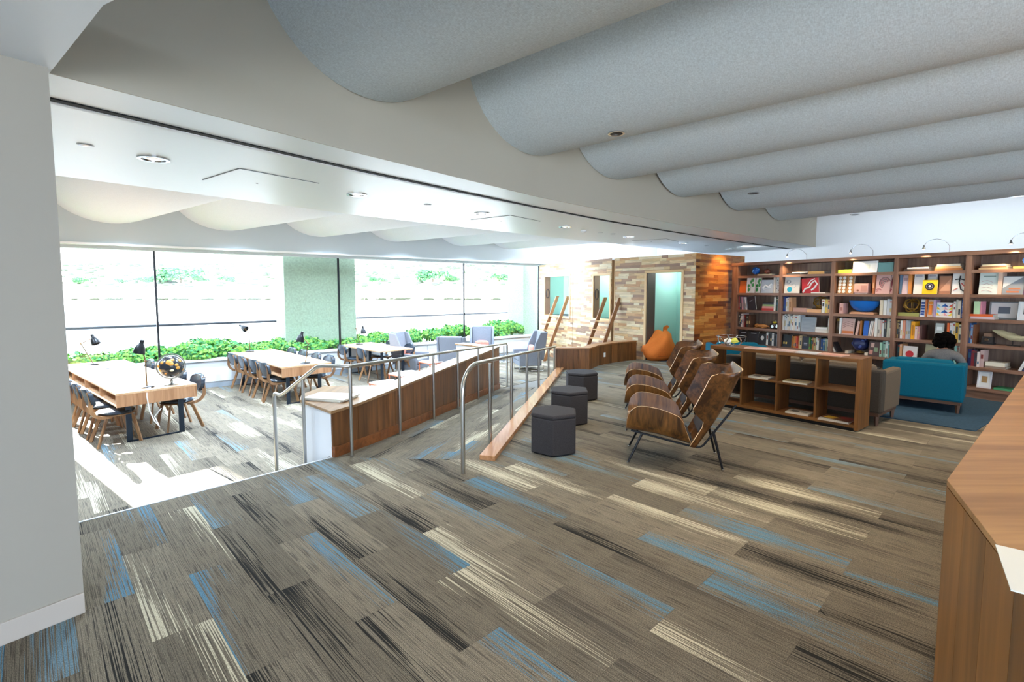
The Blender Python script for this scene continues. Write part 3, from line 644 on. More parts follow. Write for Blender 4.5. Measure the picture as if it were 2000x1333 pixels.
# ================================================================== WING CHAIRS (bent plywood)
def wing_chair(loc, rz, label):
    """local +y = the way it faces; x across"""
    t = thing('wing_chair', label, 'chair', loc, rz, 'bent plywood wing chairs in a row')
    # seat and arms: one U shaped sheet
    prof = [(-.335, .285), (-.335, .278), (-.335, .262), (-.335, .23), (-.333, .19), (-.33, .14), (-.318, .085), (-.285, .035), (-.235, .008), (-.15, 0), (0, -.006), (.15, 0), (.235, .008), (.285, .035), (.318, .085), (.33, .14), (.333, .19), (.335, .23), (.335, .262), (.335, .278), (.335, .285)]
    gr = []
    for x, zo in prof:
        h = zo/.285; row = []
        yf = .43-.03*h-.12*(1-math.sqrt(max(0, 1-(max(0, h-.5)/.5)**2))); yb = -.20+.11*h+.03*(max(0, h-.8)/.2)**2
        for k in range(13):
            v = k/12; y = yf+(yb-yf)*v; zz = .345-.115*v+.02*math.sin(pi*v)
            topc = .265+.035*v                     # arm top slopes to the back
            z = zz+zo*topc/.285
            row.append((x+(.02*math.copysign(1, x)*h if abs(x) > .2 else 0), y, z))
        gr.append(row)
    me = MB().sheet(gr, .014).mesh('seat_shell'); me.materials.append(M_ply); me.materials.append(M_edge)
    n = len(me.polygons); e = 2*(len(prof)-1)+2*12
    for i in range(n-e, n): me.polygons[i].material_index = 1
    put('seat_shell', me, M_ply, t, smooth=40)
    # back shell with wings
    gr = []; NV = 16
    for i in range(NV+1):
        v = i/NV; z = .20+.80*v; yb = -.24-.40*v-.03*math.sin(pi*v)
        # wing reach
        if v < .30: wr = .06+.05*v
        elif v < .42: wr = .075+.19*(v-.30)/.12
        elif v < .88: wr = .265
        else: wr = .265-.20*((v-.88)/.12)**2
        lift = .0
        hw = .235+.03*v; row = []
        for k in range(-7, 8):
            s = k/7; a = abs(s)
            if a < .45: x = hw*a/.45; y = 0; 
            else:
                q = (a-.45)/.55; ang = min(1, q*2)*1.02
                x = hw+wr*q*.50; y = wr*q*.95*(.35+.65*q)
            zz = z-.055*max(0, (a-.45)/.55)*max(0, (v-.8)/.2)+y*.25
            row.append((math.copysign(x, s) if s else 0, yb+y, zz))
        gr.append(row)
    me = MB().sheet(gr, .013).mesh('back_shell'); me.materials.append(M_plyB); me.materials.append(M_edge)
    n = len(me.polygons); e = 2*14+2*NV
    for i in range(n-e, n): me.polygons[i].material_index = 1
    put('back_shell', me, M_plyB, t, smooth=40)
    # upholstered pads on the inner faces
    put('seat_pad', MB().box((-.24, -.2, 0), (.24, .38, .035)), M_darkfab, t, loc=(0, 0, .29), bev=.015).rotation_euler = (.14, 0, 0)
    put('back_pad', MB().box((-.22, 0, 0), (.22, .03, .62)), M_darkfab, t, loc=(0, -.28, .34), bev=.013).rotation_euler = (.46, 0, 0)
    for s in (-1, 1):
        put('frame', MB().tube(bend([(s*.22, .38, .325), (s*.22, -.20, .205), (s*.22, -.30, .20), (s*.22, -.60, .64)], .10), .011, 8), M_blackm, t, smooth=50)
        put('leg', MB().tube([(s*.22, .27, .30), (s*.275, .40, .012)], [.014, .011], 8), M_blackm, t, smooth=50)
        put('leg', MB().tube([(s*.22, -.40, .37), (s*.26, -.49, .012)], [.015, .011], 8), M_blackm, t, smooth=50)
        for y, x in ((.40, .275), (-.49, .26)): put('foot_glide', MB().lathe([(.014, 0), (.014, .012), (.009, .016)], (s*x, y, 0), 10), M_chrome, t)
    put('stretcher', MB().tube([(-.22, .30, .305), (.22, .30, .305)], .009, 8).tube([(-.22, -.22, .20), (.22, -.22, .20)], .009, 8), M_blackm, t)
    return t
WF = math.atan2(.248, -.968)-pi/2
for i, (x, y, l) in enumerate([(1.63, 5.08, 'bent walnut plywood wing chair nearest the camera, fully visible side'), (1.87, 6.22, 'bent walnut plywood wing chair in the middle of the row of three'), (2.12, 7.36, 'bent walnut plywood wing chair farthest back in the row of three')]):
    if i == 0: wc = wing_chair((x, y, 0), WF, l)
    else: dup(wc, (x, y, 0), WF, l)
# ================================================================== HEXAGONAL STOOLS
for i, (x, y, a, l) in enumerate([(.455, 5.33, -.16, 'charcoal fabric hexagonal stool nearest the camera'), (.755, 6.50, -.12, 'charcoal fabric hexagonal stool in the middle of the three'), (1.12, 7.92, -.05, 'charcoal fabric hexagonal stool farthest from the camera')]):
    t = thing('hexagonal_stool', l, 'stool', (x, y, 0), a, 'charcoal hexagonal stools by the kerb')
    hx = lambda r: [(r*math.cos(pi/3*k-pi/2+.05), r*math.sin(pi/3*k-pi/2+.05)) for k in range(6)]
    put('body', MB().prism(hx(.272), .012, .395), M_darkfab, t, bev=.012)
    put('seat_top', MB().prism(hx(.274), .397, .44), M_darkfab, t, bev=.016)
    put('base', MB().prism(hx(.24), 0, .014), M_blackm, t)
# ================================================================== CUBE SHELF
KU = Vector((.62588, -.77992)); ka = math.atan2(KU.y, KU.x); KL = 1.955; KD = .40
ks = thing('cube_shelf', 'low open walnut shelf of eight square cubbies behind the wing chairs', 'shelf', (3.009, 7.505, 0), ka)
for z0, z1 in ((.045, .085), (.470, .497), (.862, .906)):
    put('shelf_board', MB().box((0.04, 0, z0), (KL-.04, KD, z1)), M_cube, ks, bev=.002)
for x0, x1 in ((0, .045), (KL-.045, KL)): put('side_panel', MB().box((x0, 0, .02), (x1, KD, .906)), M_cubeV, ks, bev=.002)
for k in (1, 2, 3):
    for z0, z1 in ((.085, .470), (.497, .862)): put('divider', MB().box((KL*k/4-.012, .004, z0), (KL*k/4+.012, KD-.004, z1)), M_cubeV, ks)
put('plinth', MB().box((.03, .02, 0), (KL-.03, KD-.02, .045)), M_blackm, ks)
def K(u, d, z=0): n = Vector((-KU.y, KU.x)); p = Vector((3.009, 7.505))+KU*u+n*d; return (p.x, p.y, z)
def magazine(loc, rz, w, h, th, cover, label, cat='magazine', group=None, blocks=()):
    t = thing('magazine', label, cat, loc, rz, group)
    put('pages', MB().box((-w/2+.004, -h/2+.004, .001), (w/2-.004, h/2-.004, th-.001)), M_page, t)
    put('cover', MB().box((-w/2, -h/2, th-.0012), (w/2, h/2, th)).box((-w/2, -h/2, 0), (w/2, h/2, .0012)).box((-w/2-.001, -h/2, 0), (-w/2+.001, h/2, th)), pc(cover, .35), t)
    for i, (x0, y0, x1, y1, c) in enumerate(blocks):
        put('printed_panel', MB().box(((x0-.5)*w, (y0-.5)*h, th), ((x1-.5)*w, (y1-.5)*h, th+.0008)), pc(c, .35), t)
    return t
G = 'magazines lying on top of the cube shelf'
magazine(K(.63, .18, .906), ka+.12, .30, .25, .008, 'c9a79c', 'pinkish magazine on the cube shelf top nearest the wire bowl', group=G, blocks=[(.1, .2, .5, .8, 'a98078'), (.6, .3, .9, .7, 'd9c4bb')])
magazine(K(.98, .20, .906), ka-.05, .32, .26, .008, 'c0a09a', 'patterned dusty pink magazine second from the wire bowl', group=G, blocks=[(.08, .1, .4, .5, '8f7078'), (.5, .4, .92, .9, 'd8bfb5')])
magazine(K(1.30, .17, .906), ka+.03, .26, .20, .01, 'cfd3d8', 'pale bluish white magazine on the cube shelf top', group=G, blocks=[(.1, .15, .6, .4, '9aa4b0'), (.2, .55, .8, .8, 'b8bfc8')])
magazine(K(1.58, .20, .906), ka-.08, .30, .25, .008, 'd49f8b', 'salmon pink magazine on cube shelf nearest its right end', group=G, blocks=[(.1, .1, .9, .35, 'c58877')])
G = 'books lying in the cube shelf cubbies'
for u, d, z, w, h, c, l in [(.20, .14, .497, .30, .22, 'b8ad9c', 'cream book lying in the upper left cubby of the cube shelf'), (.72, .12, .497, .27, .22, 'c9c4b8', 'white book lying in the second upper cubby of the cube shelf'),
        (1.20, .12, .497, .30, .22, 'b0a070', 'yellowish book lying in the third upper cubby of the cube shelf'), (1.24, .12, .085, .28, .22, 'cfc6b6', 'cream book lying in the third lower cubby of the cube shelf')]:
    magazine(K(u, d, z), ka+.06, w, h, .022, c, l, 'book', G, [(.15, .2, .5, .8, '5a564c'), (.58, .3, .85, .7, '8f8a7c')])
for k, (c, l) in enumerate([('d8c3b8', 'pink edged magazine at the bottom of the pile in lowest right cubby'), ('cfd0c8', 'pale magazine in the middle of pile in lowest right cubby'), ('5a3a2c', 'brown yellow cover magazine on top of pile in lowest right cubby')]):
    magazine(K(1.68+.012*k, .10+.02*k, .085+.009*k), ka+.1-.12*k, .34, .26, .008, c, l, group='magazine pile in the lowest right cubby', blocks=[(.1, .1, .45, .6, 'c8a03a'), (.5, .5, .9, .9, '8a2f2a')] if k == 2 else ())
# wire bowl
bt = thing('wire_bowl', 'metal strip bowl with papers standing on the cube shelf', 'bowl', K(.22, .19, .906))
for k in range(9):
    a = 2*pi*k/9; m = MB(); pts = []
    for i in range(9):
        q = i/8; r = .05+.16*math.sin(q*pi/2)**.9; z = .006+.14*q**1.7; b = a+q*.7*(1 if k % 2 else -1); pts.append((r*math.cos(b), r*math.sin(b), z))
    put('strip', m.tube(pts, 1., flat=(.016, .003)), M_chrome, bt)
put('rim', MB().tube([(.21*math.cos(2*pi*k/24), .21*math.sin(2*pi*k/24), .146) for k in range(24)], .004, 6, True), M_chrome, bt)
put('foot_ring', MB().tube([(.055*math.cos(2*pi*k/16), .055*math.sin(2*pi*k/16), .005) for k in range(16)], .005, 6, True), M_chrome, bt)
def crumple(r, seed):
    rnd = random.Random(seed); m = MB(); m.ell((0, 0, 0), (r, r*.8, r*.6), 10, 7)
    m.v = [(x*(1+rnd.uniform(-.25, .25)), y*(1+rnd.uniform(-.25, .25)), z*(1+rnd.uniform(-.25, .25))) for x, y, z in m.v]; return m
for k, (dx, dy, z, c, l) in enumerate([(-.04, .02, .07, 'ecebe4', 'crumpled white paper in the wire bowl'), (.05, .0, .075, 'd8d85c', 'yellow green folded paper in the wire bowl'), (.0, .07, .07, '8fa0a8', 'grey blue folded paper in the wire bowl')]):
    o = put('paper_ball', crumple(.065, k), pc(c, .7), loc=(K(.22, .19)[0]+dx, K(.22, .19)[1]+dy, .906+z)); o['label'] = l; o['category'] = 'paper'; o['group'] = 'papers in the wire bowl'
# ================================================================== LOUNGE
def sofa(name, label, mat, loc, rz, W, D, H, seat, arm=.12, backt=.16, cat='sofa', n=1, legc='5a4030', backm=None):
    """origin at the back-left corner; local +x along the back, +y towards the sitter's front"""
    t = thing(name, label, cat, loc, rz); lh = .13
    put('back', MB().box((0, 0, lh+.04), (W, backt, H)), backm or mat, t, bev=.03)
    for x in (0, W-arm): put('arm', MB().box((x, backt*.6, lh+.04), (x+arm, D, H-.03)), mat, t, bev=.03)
    put('seat_base', MB().box((arm, backt, lh+.04), (W-arm, D-.02, seat-.13)), mat, t, bev=.01)
    w = (W-2*arm)/n
    for k in range(n):
        put('seat_cushion', MB().box((arm+w*k+.005, backt+.02, seat-.13), (arm+w*(k+1)-.005, D, seat)), mat, t, bev=.03)
        put('back_cushion', MB().box((arm+w*k+.01, backt, seat), (arm+w*(k+1)-.01, backt+.15, H+.04)), mat, t, bev=.05)
    put('rail', MB().box((.03, .02, lh), (W-.03, D-.03, lh+.045)), pc(legc, .45), t)
    for x in (.06, W-.06):
        for y in (.06, D-.08): put('leg', MB().tube([(x, y, lh), (x, y, 0)], [.03, .018], 4), pc(legc, .45), t)
    return t
sofa('loveseat', 'taupe fabric loveseat standing against the back of the cube shelf', M_taupe, K(-.02, .47), ka, 2.08, .80, .73, .43, n=2, backm=fabric('shaded_taupe', '47413a', 260, .15))  # the back's shade is put into a darker fabric colour
TA = math.atan2(-.70, .716)
sofa('armchair', 'teal armchair whose back faces the camera, with a reader in it', M_teal, (5.60, 7.46, 0), TA, .93, .78, .70, .42, cat='armchair')
sofa('armchair', 'teal armchair left of the cube shelf, mostly hidden behind the shelf', M_teal, (3.84, 9.55, 0), -.25, 1.0, .8, .69, .42, cat='armchair')
o = put('area_rug', MB().prism([(4.95, 6.88), (5.72, 6.03), (7.9, 7.6), (7.4, 8.3), (5.25, 11.9), (4.3, 11.0), (3.5, 9.6)], .0, .012), fabric('blue_carpet', '2f4759', 120, .2)); o['label'] = 'slate blue rug under the lounge chairs before the bookcase'; o['category'] = 'rug'
ct = thing('coffee_table', 'low wooden coffee table between the loveseat and the bookcase', 'table', (5.35, 8.75, .012), ka)
put('tabletop', MB().box((-.75, -.3, .40), (.75, .3, .43)), M_cube, ct, bev=.004)
for x in (-.68, .68):
    for y in (-.24, .24): put('leg', MB().box((x-.02, y-.02, 0), (x+.02, y+.02, .40)), M_cubeV, ct)
def CT(x, y): c, s = math.cos(ka), math.sin(ka); return (5.35+c*x-s*y, 8.75+s*x+c*y, .442)
o = put('paper_sculpture', MB().add([(-.16, 0, .0), (.16, 0, .0), (-.2, -.05, .12), (.2, -.05, .12), (0, .06, .2), (0, -.06, .03), (.05, .1, .0)], [(0, 5, 2), (5, 1, 3), (2, 5, 4), (5, 3, 4), (0, 2, 6), (1, 6, 3), (2, 4, 6), (4, 3, 6), (0, 6, 5), (1, 5, 6)]), pc('efece4', .7), loc=CT(-.62, 0)); o['label'] = 'folded white paper sculpture on the coffee table'; o['category'] = 'sculpture'
magazine(CT(.02, 0), ka, .34, .26, .02, '6fa58f', 'sea green book lying on the coffee table', 'book')
magazine(CT(-.3, .05), ka+.2, .3, .24, .015, 'c7c3b8', 'off white book lying on the coffee table', 'book')
t = thing('wooden_box', 'small orange box on the coffee table', 'box', CT(.52, .0), ka)
put('body', MB().box((-.07, -.05, 0), (.07, .05, .07)), pc('c4642c'), t, bev=.004); put('lid', MB().box((-.073, -.053, .07), (.073, .053, .085)), pc('d4743a'), t, bev=.003)
lp = thing('laptop', 'dark open laptop beside the teal armchair', 'laptop', (6.05, 8.3, .42), TA-1.5)
put('keyboard_deck', MB().box((-.16, -.11, 0), (.16, .11, .015)), pc('23262c', .4), lp, bev=.003)
o = put('screen', MB().box((-.16, 0, 0), (.16, .008, .21)), pc('1c2029', .3), lp, loc=(0, .11, .012), bev=.003); o.rotation_euler = (-.35, 0, 0)
st = thing('side_table', 'small dark side table holding the laptop', 'table', (6.05, 8.3, .012), TA)
put('top', MB().box((-.22, -.22, .385), (.22, .22, .408)), M_cube, st, bev=.003); put('stem', MB().tube([(0, 0, .01), (0, 0, .385)], .02, 10), M_blackm, st); put('base', MB().lathe([(.16, 0), (.16, .01), (.03, .018)], (0, 0, 0), 20), M_blackm, st)
# ---- reader
def skin_body(name, pts, edges, radii, root, mat, parent, sub=2):
    me = bpy.data.meshes.new(name); me.from_pydata(pts, edges, []); me.update()
    o = bpy.data.objects.new(name, me); COL.objects.link(o); o.parent = parent
    md = o.modifiers.new('skin', 'SKIN'); md.use_smooth_shade = True
    sv = me.skin_vertices[0].data if me.skin_vertices else None
    if sv is None:
        bm = bmesh.new(); bm.from_mesh(me); bm.verts.layers.skin.verify(); bm.to_mesh(me); bm.free(); sv = me.skin_vertices[0].data
    for i, r in enumerate(radii): sv[i].radius = (r, r) if not isinstance(r, tuple) else r; sv[i].use_root = (i == root)
    s = o.modifiers.new('sub', 'SUBSURF'); s.levels = sub; s.render_levels = sub
    me.materials.append(mat); return o
pr = thing('person', 'person with dark curly hair in a grey sweater, reading in teal armchair', 'person', (6.49, 7.44, -.05), TA)
# local: +x along the armchair back (to the right of the picture), +y away from the camera; seated facing +y, head bent, left hand at the cheek
M_skin = plain('skin', 'b98566', .55); M_sweat = fabric('grey_sweater', '6b6866', 260, .2); M_hair = plain('dark_hair', '0a0706', .95, bump=.6, bs=90, spec=.05); M_jean = fabric('dark_jeans', '2c3340', 260, .2)
P = [(0, .12, .50), (0, .10, .62), (0, .06, .76), (0, .04, .845), (0, .055, .90),      # pelvis..neck 0-4
     (-.17, .05, .81), (-.26, .12, .62), (-.16, .27, .74),                            # left arm to the hand 5-7
     (.17, .05, .81), (.25, .12, .60), (.16, .34, .55),                               # right arm 8-10
     (-.09, .14, .50), (-.11, .55, .50), (-.11, .58, .08), (.09, .14, .50), (.11, .55, .50), (.11, .58, .08)]
E_ = [(0, 1), (1, 2), (2, 3), (3, 4), (3, 5), (5, 6), (6, 7), (3, 8), (8, 9), (9, 10), (0, 11), (11, 12), (12, 13), (0, 14), (14, 15), (15, 16)]
R_ = [.13, .12, .135, .10, .06, .07, .05, .035, .07, .05, .035, .09, .065, .05, .09, .065, .05]
skin_body('body', P, E_, R_, 0, M_sweat, pr)
hd = MB().ell((0, .10, 1.00), (.075, .095, .115), 18, 12).ell((0, .19, .985), (.012, .02, .02), 8, 6).ell((-.078, .10, .995), (.012, .02, .03), 8, 6).ell((.078, .10, .995), (.012, .02, .03), 8, 6).tube([(0, .06, .86), (0, .085, .93)], [.052, .048], 12)
put('head', hd, M_skin, pr, smooth=60)
put('face_features', MB().ell((-.03, .188, 1.005), (.012, .006, .007), 8, 6).ell((.03, .188, 1.005), (.012, .006, .007), 8, 6), pc('2a1f1c', .4), pr, smooth=60)
put('lips', MB().ell((0, .188, .945), (.024, .008, .008), 8, 6), pc('8f4f45', .5), pr, smooth=60)
rnd = random.Random(5); hr = MB()
for k in range(150):
    u, v = rnd.random(), rnd.random(); th_ = 2*pi*u; ph = math.acos(1-1.62*v); r = .092+rnd.random()*.03
    d_ = (math.sin(ph)*math.cos(th_), math.sin(ph)*math.sin(th_), math.cos(ph))
    if d_[1] > .55 and d_[2] < .45: continue
    hr.ell((d_[0]*r, .075+d_[1]*r*.95, 1.02+d_[2]*r), (.026+rnd.random()*.014,)*3, 8, 6)
hr.ell((0, .075, 1.02), (.098, .10, .108), 12, 8)
put('curly_hair', hr, M_hair, pr, smooth=60)
hb = [(-.155, .275, .745), (-.13, .27, .80), (-.10, .235, .84)]
fp = list(hb); fe = [(0, 1), (1, 2)]; fr_ = [.026, .032, .024]
for k in range(4):
    b = len(fp); ox = .016*(k-1.5)
    fp += [(-.088+ox*.5, .225+ox, .862), (-.078+ox*.4, .19+ox*.8, .895+.006*(k == 1)), (-.082+ox*.4, .165+ox*.7, .88)]; fe += [(2, b), (b, b+1), (b+1, b+2)]; fr_ += [.009, .008, .007]
b = len(fp); fp += [(-.10, .205, .82), (-.085, .185, .85)]; fe += [(1, b), (b, b+1)]; fr_ += [.011, .009]
skin_body('hand', fp, fe, fr_, 0, M_skin, pr, 1)
bk = thing('book', 'open book held on the lap of the reader', 'book', (6.60, 7.72, .58), TA)
for s in (-1, 1): put('page_half', MB().box((0, -.1, 0), (s*.15, .1, .012)) if s > 0 else MB().box((-.15, -.1, 0), (0, .1, .012)), M_page, bk)
# ================================================================== FOREGROUND COUNTER
cp = [(1.835, 2.045), (4.8, 4.62), (5.3, 3.0), (3.2, .2), (1.32, 1.15)]
M_ct = wood('counter_top_wood', '8a5f36', 'b88a58', 0, .55, .3, 0); M_cf = wood('counter_front_wood', '66401a', '98642e', 2, .5, .38, .06)
cc_ = thing('counter', 'angular wooden reception counter in the right foreground', 'counter', (1.8, 2.0, 0))
cr = rel(cp, (1.8, 2.0))
put('worktop', MB().prism(cr, .925, .95), M_ct, cc_, bev=.002)
ins = [(p[0]*.985+.02, p[1]*.985-.01) for p in cr]
put('carcass', MB().prism(ins, .0, .925), M_cf, cc_)
for i, (a, b, n) in enumerate(((0, 1, 6), (4, 0, 4))):
    p, q = Vector(cr[a]), Vector(cr[b])
    for k in range(n):
        s_, e_ = p.lerp(q, (k+.003)/n), p.lerp(q, (k+.997)/n); o1, o2 = off(tuple(s_), tuple(e_), -.012); 
        put('front_panel', MB().prism([tuple(s_), tuple(e_), o2, o1], .003, .922), M_cf, cc_)
o = put('paper_sheet', MB().box((-.15, -.11, 0), (.15, .11, .004)), pc('e4e2d8', .6), loc=(1.505, 1.315, .951), rz=.9); o['label'] = 'white paper lying on the foreground counter corner'; o['category'] = 'paper'
for k, (x, y, z, e) in enumerate(((4.45, 12.75, 2.40, 26), (3.25, 14.0, 2.40, 40), (2.5, 15.9, 2.40, 55))):  # lamps added to brighten the nook interiors
    t = thing('nook_fill_light', f'small round added fill light inside the {["tall teal doorway", "middle teal nook", "teal nook nearest the window"][k]}', 'light', (x, y, z+.04))
    put('rim', MB().lathe([(.07, 0), (.07, -.02), (.05, -.024)], (0, 0, 0), 18), pc('e6e6e6'), t); put('glow_disc', MB().lathe([(.05, -.022), (.001, -.026)], (0, 0, 0), 16), emis('nook_fill_glow', 'fff4e0', 4) if k == 0 else bpy.data.materials['nook_fill_glow'], t)
    L = bpy.data.lights.new('nook_fill_lamp', 'POINT'); L.energy = e; L.color = (1, .95, .88); L.shadow_soft_size = .12
    o = bpy.data.objects.new('nook_fill_lamp', L); COL.objects.link(o); o.location = (x, y, z-.12)
# ================================================================== LADDERS
M_lad = wood('ladder_wood', '70482a', '9a6b42', 2, 1., .4, .05)
def ladder(base, label):
    nn = Vector((.916, .401)); ww = Vector((.471, -.882)).normalized()
    t = thing('ladder', label, 'ladder', (base[0], base[1], LOW), 0, 'wooden ladders up to the nooks')
    Ht = 2.0; lean = .82; wd = .60
    for k in (0, 1):
        b = ww*(wd*k)
        hd_ = nn*.055; tw = ww*.017; tp = nn*lean
        q8 = [b-hd_-tw, b+hd_-tw, b+hd_+tw, b-hd_+tw]
        put('rail', MB().add([(p.x, p.y, 0) for p in q8]+[(p.x+tp.x, p.y+tp.y, Ht) for p in q8], [(0, 3, 2, 1), (4, 5, 6, 7), (0, 1, 5, 4), (1, 2, 6, 5), (2, 3, 7, 6), (3, 0, 4, 7)]), M_lad, t, bev=.003)
    for k in range(6):
        z = .24+.225*k; c = nn*(lean*z/Ht); w2 = nn*.05
        put('rung', MB().prism([tuple(c-w2), tuple(c+w2), tuple(c+w2+ww*wd), tuple(c-w2+ww*wd)], z-.012, z+.012), pc('c49a68'), t)
    return t
ladder((.722, 15.80), 'wooden ladder leaning at the nook opening nearest the window')
ladder((1.79, 13.22), 'wooden ladder leaning at the nook opening behind the low bent wall')
# bean bags
def beanbag(loc, s, rz, label, seed, tall=1.12):
    t = thing('bean_bag', label, 'bean bag', loc, rz, 'orange bean bags'); rnd = random.Random(seed); m = MB()
    prof = [(.05, 0), (.42, .0), (.52, .10), (.54, .25), (.50, .42), (.43, .58), (.34, .72), (.22, .82), (.12, .86)]
    m.lathe(prof, (0, 0, 0), 28)
    n = len(m.v); out = []
    for i, (x, y, z) in enumerate(m.v):
        a = math.atan2(y, x); k = 1+.10*math.sin(3*a+seed+z*6)+.09*math.sin(5*a-z*9+seed)*min(1, z*3)+.05*math.sin(11*a+z*14)
        out.append(((x*k+z*z*.22)*s, y*k*s*.9, z*s*tall*(1+.05*math.sin(2*a+seed))))
    m.v = out; put('sack', m, M_orangef, t, smooth=70)
    f = [[((.20+.10*v+.07*u)*s, (-.16+.32*u)*s*(.6+.5*v), (.90+.22*v+.04*math.sin(5*u))*s) for u in (0, .25, .5, .75, 1)] for v in (0, .5, 1)]
    put('closure_flap', MB().sheet(f, .02*s), M_orangef, t, smooth=60)
    put('seam', MB().tube([((.505*math.cos(a)*1.0)*s, (.505*math.sin(a)*.9)*s, .17*s) for a in [2*pi*k/24 for k in range(24)]], .008, 6, True), pc('b85a20'), t, smooth=60)
    return t
beanbag((3.66, 12.42, 0), .74, .4, 'large orange bean bag on the floor inside the tall teal doorway', 3)
beanbag((3.02, 13.62, .93), .38, 1., 'small orange bean bag lying in the nook behind the low bent wall', 5)
# ================================================================== BOOKCASE
BO = (5.147, 11.792); BA = math.atan2(-.86781, .49689)
def BS(u, d=0., z=0.): return (BO[0]+.49689*u+.86781*d, BO[1]-.86781*u+.49689*d, z)
bc = thing('bookcase', 'long tall walnut bookcase with many open bays along the far side', 'bookcase', BS(0), BA)
UP = [(.05, .20), (1.205, 1.275), (2.26, 2.335), (3.32, 3.39), (4.31, 4.39), (5.38, 5.45), (6.44, 6.51)]
DEP = .36; ROWS = [.19, .52, .885, 1.285, 1.675, 2.065]
for i, (a, b) in enumerate(UP): put('upright', MB().box((a, 0, 0), (b, DEP, 2.30)), M_shelfV, bc, bev=.002)
put('top_board', MB().box((.03, -.015, 2.30), (6.53, DEP, 2.365)), M_shelf, bc, bev=.002)
put('plinth', MB().box((.05, .03, 0), (6.51, DEP, .14)), M_shelf, bc)
for i in range(6):
    a, b = UP[i][1], UP[i+1][0]
    for z in ROWS: put('shelf_board', MB().box((a+.0005, .004, z-.052), (b-.0005, DEP-.02, z)), M_shelf, bc)
    put('back_board', MB().box((a, DEP-.02, .14), (b, DEP, 2.30)), M_shback, bc)
BAY = ['first bay', 'second bay', 'third bay', 'fourth bay', 'fifth bay', 'sixth bay']
RW = {5: 'top shelf', 4: 'second shelf', 3: 'third shelf', 2: 'fourth shelf', 1: 'fifth shelf', 0: 'lowest shelf'}
cnt = {}
def place(u, z):
    bi = sum(1 for a, b in UP if a < u-.0)-1; r = min(range(6), key=lambda k: abs(ROWS[k]-z)); return bi, r
def spot(bi, r):
    k = (bi, r); cnt[k] = cnt.get(k, 0)+1; return ORD[cnt[k]-1]
CN = {}
def book(u0, u1, z0, z1, c, kind='spine', cn='', tilt=0., blocks=(), desc='', dep=.17, back=.05, cat='book', text=None):
    """kind: spine (standing, spine out), face (cover facing out), flat (lying)"""
    w = u1-u0; h = z1-z0; bi, r = place((u0+u1)/2, z0)
    n = spot(bi, r); pos = {'spine': 'standing', 'face': 'facing out', 'flat': 'lying flat'}[kind]
    lab = f"{cn or 'pale'} {desc or 'book'} {pos}, {RW[r]} of bookcase {BAY[bi]}, item {n} from left"
    if len(lab.split()) > 16: lab = f"{cn or 'pale'} {desc or 'book'}, {RW[r]} of {BAY[bi]}, {n} from left"
    t = thing('book', lab, cat, BS(u0+w/2, back, z0), BA, f'{"books" if cat=="book" else cat} on the {RW[r]} of the {BAY[bi]}')
    b = .0025
    if kind == 'spine':
        pg = MB().box((-w/2+b, .004, .003), (w/2-b, dep, h-.004)); cv = MB().box((-w/2, 0, 0), (-w/2+b, dep+.004, h)).box((w/2-b, 0, 0), (w/2, dep+.004, h)).box((-w/2, -.001, 0), (w/2, .003, h))
    elif kind == 'face':
        th = .03; pg = MB().box((-w/2+.003, b, .003), (w/2-.003, th-b, h-.003)); cv = MB().box((-w/2, 0, 0), (w/2, b, h)).box((-w/2, th-b, 0), (w/2, th, h)).box((-w/2, 0, 0), (-w/2+b, th, h))
        tilt = tilt or 0
    else:
        pg = MB().box((-w/2+.003, .003, b), (w/2-.003, dep+.06, h-b)); cv = MB().box((-w/2, 0, 0), (w/2, dep+.065, b)).box((-w/2, 0, h-b), (w/2, dep+.065, h)).box((-w/2, -.001, 0), (w/2, .002, h))
    p1 = put('pages', pg, M_page, t); p2 = put('cover', cv, pc(c, .5), t)
    parts = [p1, p2]
    for bl in blocks:
        x0, y0, x1, y1, cc = bl
        parts.append(put('printed_patch', MB().box(((x0-.5)*w, -.0022, y0*h), ((x1-.5)*w, 0, y1*h)), pc(cc, .5), t))
    if kind == 'face':
        t.rotation_euler = (-.10, 0, BA)
    if tilt:
        t.rotation_euler = (0, tilt, BA)
    return t
def disc(t, c, r, cx, cz, y=-.003, ri=0, n=22, name='printed_disc'):
    m = MB()
    if ri: m.tube([(cx+(r+ri)/2*math.cos(2*pi*k/n), y, cz+(r+ri)/2*math.sin(2*pi*k/n)) for k in range(n)], 1., 4, True, flat=((r-ri), .0016))
    else: m.add([(cx, y-.0008, cz)]+[(cx+r*math.cos(2*pi*k/n), y-.0008, cz+r*math.sin(2*pi*k/n)) for k in range(n)], [(0, 1+(k+1) % n, 1+k) for k in range(n)])
    return put(name, m, pc(c, .5), t)
def swoosh(t, pts, w, c, y=-.004, name='printed_stroke'): return put(name, MB().tube([(x, y, z) for x, z in pts], 1., flat=(w, .0016)) if 0 else MB().tube([(x, y, z) for x, z in pts], w/2, 6), pc(c, .5), t)
WH = ['e6e1d6', 'dcd8cf', 'd8cfc0', 'efece4', 'cfd4d6', 'e2d6c4', 'c9c2b5']; CNW = ['white', 'light grey', 'cream', 'white', 'pale blue', 'cream', 'stone grey']
